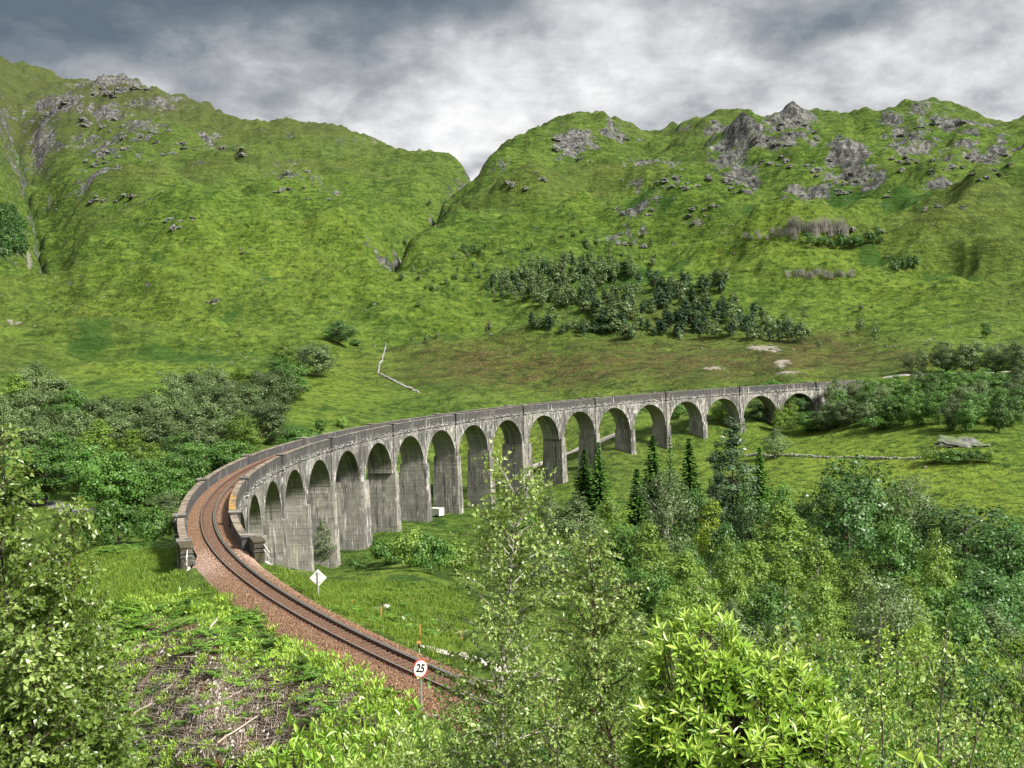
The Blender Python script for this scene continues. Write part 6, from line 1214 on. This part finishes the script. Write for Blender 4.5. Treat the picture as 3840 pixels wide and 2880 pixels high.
def foreground():
    near_plant('birch_tree', 'near birch at the left edge with many small glossy leaves', 'tree', 40, 905, 9.0, 600, 3, 330, .047, 'fgbirch', 3, ratio=.8, twig=.36, gap=.019, spread=.55, tg=.040, profile=lambda f: (1 - f) ** .8 * 1.1 + .06)
    near_plant('birch_tree', 'near birch in the middle whose top reaches the arches', 'tree', 1082, 1020, 11.0, 410, 5, 140, .046, 'fgbirch', 1, 'birchbark', twig=.34, gap=.027, tg=.056, f0=.14, profile=lambda f: .40 + .60 * math.sin(min(1, (1 - f) * 1.5 + .10) * PI * .5) * (.80 + .2 * (1 - f)))
    near_plant('birch_tree', 'second near birch, right of the middle one and lower', 'tree', 1318, 1150, 12.0, 360, 8, 130, .046, 'fgbirch', 1, 'darkwood', twig=.36, gap=.028, tg=.056, f0=.12, profile=lambda f: .36 + .64 * math.sin(min(1, (1 - f) * 1.5 + .1) * PI * .5))
    rosette_bush('rhododendron', 'large bright yellow green rhododendron with long leaves in star shaped clusters', 'bush', 1605, 1545, 9.4, 350, 205, 290, .100, 4)
    near_plant('birch_sapling', 'yellow green birch sapling behind the rhododendron at right', 'tree', 1878, 1338, 15.0, 150, 12, 46, .055, 'rhodo', 1, twig=.34, gap=.036, singles=150, profile=lambda f: (1 - f) ** .5 * .9 + .2)
    near_plant('birch_sapling', 'slender leafy sapling with a lush tip above the rhododendron', 'tree', 1728, 1298, 12.5, 150, 14, 34, .070, 'fgbirch', 1, twig=.34, gap=.045, singles=150, ratio=.5, profile=lambda f: (1 - f) ** .6 + .15)
    near_plant('birch_sapling', 'near birch sapling at right, taller one of the right corner', 'tree', 2030, 1338, 11.0, 270, 17, 70, .045, 'fgbirch', 2, twig=.32, gap=.03, spread=.25, singles=200, profile=lambda f: (1 - f) ** .6 + .12)
    near_plant('birch_sapling', 'near birch sapling cut by the right edge', 'tree', 2185, 1395, 10.0, 230, 19, 54, .045, 'fgbirch', 2, twig=.32, gap=.03, spread=.2, singles=150, profile=lambda f: (1 - f) ** .6 + .12)
    near_plant('willow_shrub', 'dense grey green shrub with tiny leaves in the lower right', 'shrub', 1815, 1490, 8.6, 250, 23, 80, .030, 'fgbirch', 3, twig=.26, gap=.019, spread=.25, singles=150, profile=lambda f: (1 - f) ** .45 + .1)
    near_plant('birch_sapling', 'small birch low in the right corner before the taller sapling', 'tree', 2090, 1510, 8.4, 230, 29, 50, .038, 'fgbirch', 2, twig=.3, gap=.026, spread=.2, singles=120, profile=lambda f: (1 - f) ** .5 + .12)
    near_plant('birch_sapling', 'low birch sapling left of the second near birch', 'tree', 1190, 1450, 10.5, 240, 31, 56, .042, 'fgbirch', 2, twig=.32, gap=.03, spread=.25, singles=120, profile=lambda f: (1 - f) ** .5 + .1)
    near_plant('birch_sapling', 'low twiggy birch sapling hanging over the end of the track', 'tree', 975, 1478, 13.0, 260, 37, 52, .042, 'fgbirch', 2, 'darkwood', twig=.34, gap=.036, spread=.3, singles=120, profile=lambda f: (1 - f) ** .5 + .1)
    near_plant('birch_sapling', 'low birch sapling between second near birch and rhododendron', 'tree', 1425, 1420, 11.5, 210, 41, 50, .044, 'fgbirch', 2, twig=.32, gap=.03, spread=.2, singles=120, profile=lambda f: (1 - f) ** .5 + .1)
    # shrubs further down the slope, copies of four
    rs = np.random.RandomState(77); pm = []
    for k in range(5):
        r2, tk, tw, P, D, Tn = shrub_skeleton(60 + k, 2.6, 1.5, 70, 3, .42, .034, spread=.5, profile=lambda f: (1 - f) ** .45 + .15, tg=.08); N = unit(rdir(r2, len(P)) + np.array([0, 0, .8])); L = .062 * (.6 + .7 * r2.rand(len(P))); mb = MB(); ovate(mb, P, D, N, L, L * .7, tint=Tn); pm.append((mb.mesh('slope_shrub_foliage', M[['birch', 'fgbirch', 'broad', 'darkleaf', 'broad'][k]]), tk.mesh('slope_shrub_stems', M['bark'])))
    pr = []
    for k in range(3):
        r2 = np.random.RandomState(90 + k); mb = MB(); n = 60; dd = rdir(r2, n * 3); dd = dd[dd[:, 2] > -.1][:n]; C = dd * np.array([.8, .8, .75]) * (.6 + .4 * r2.rand(len(dd)))[:, None] + np.array([0, 0, .45]); q = np.repeat(np.arange(len(dd)), 9); A = unit(dd + np.array([0, 0, .8])); dr = unit(A[q] * .5 + rdir(r2, len(q)) * .9); ovate(mb, C[q], dr, A[q], .115 * (.7 + .5 * r2.rand(len(q))), .036, .95, tint=np.clip(.25 + .4 * np.repeat(r2.rand(len(dd)), 9) + .3 * r2.rand(len(q)), 0, 1))
        sk = MB(); sticks(sk, np.zeros((n, 3)) + r2.normal(size=(n, 3)) * .05, C[:n] if len(C) >= n else C[r2.randint(0, len(C), n)], .012, .006); pr.append((mb.mesh('young_rhododendron_foliage', M['rhodo']), sk.mesh('young_rhododendron_stems', M['darkwood'])))
    def copy_at(pair, name, x, y, d, hpx, label, group, cat='shrub', href=2.6):
        p = px(x, y, d); g = float(gz(p[0], p[1])); s = hpx * MPX * d / href; o = empty(name, (p[0], p[1], max(g, p[2] - href * s) if p[2] - href * s - g < 1.2 else p[2] - href * s), rs.rand() * 6.3, s)
        if o.location.z > g + .15: o.location.z = g; o.scale = ((p[2] - g) / href * .8, (p[2] - g) / href * .8, (p[2] - g) / href)
        link('foliage', pair[0], o); link('stems', pair[1], o); tag(o, label, cat, group)
    for x, y in poisson([(1010, 1500), (1100, 1440), (1400, 1380), (1600, 1380), (1900, 1400), (2212, 1400), (2212, 1659), (900, 1659), (880, 1560)], 80, rs, 3000, 120):
        d = np.interp(y, [1380, 1450, 1550, 1659], [42, 31, 21, 15]) * rs.uniform(.9, 1.15); copy_at(pm[rs.randint(5)], 'slope_shrub', x, y - 10 + rs.uniform(-25, 25), d, rs.uniform(100, 170), 'leafy shrub on the near slope, ' + (zn := 'behind the two near birches' if x < 1440 else 'around the bright rhododendron' if x < 1760 else 'at the lower right corner'), 'shrubs on the near slope ' + zn)
    for x, y in poisson([(640, 1560), (800, 1500), (950, 1520), (1100, 1540), (1450, 1560), (1450, 1659), (640, 1659)], 46, rs, 2500, 60):
        d = np.interp(y, [1500, 1580, 1659], [40, 30, 22]) * rs.uniform(.9, 1.1)
        copy_at(pr[rs.randint(3)], 'young_rhododendron', x, y, d if x > 850 else d * 1.25, rs.uniform(36, 56), 'young rhododendron with pale leaf rosettes at the foot of the near slope', 'young rhododendrons at the foot of the slope', 'bush', 1.2)
    near_plant('rhododendron_shoot', 'rhododendron shoot with pale broad leaves in the bottom right corner', 'bush', 1985, 1545, 7.5, 180, 51, 26, .11, 'rhodo', 2, twig=.2, gap=.055, singles=120, ratio=.36, tip=.95, spread=.2, profile=lambda f: (1 - f) ** .5 + .2)
foreground()
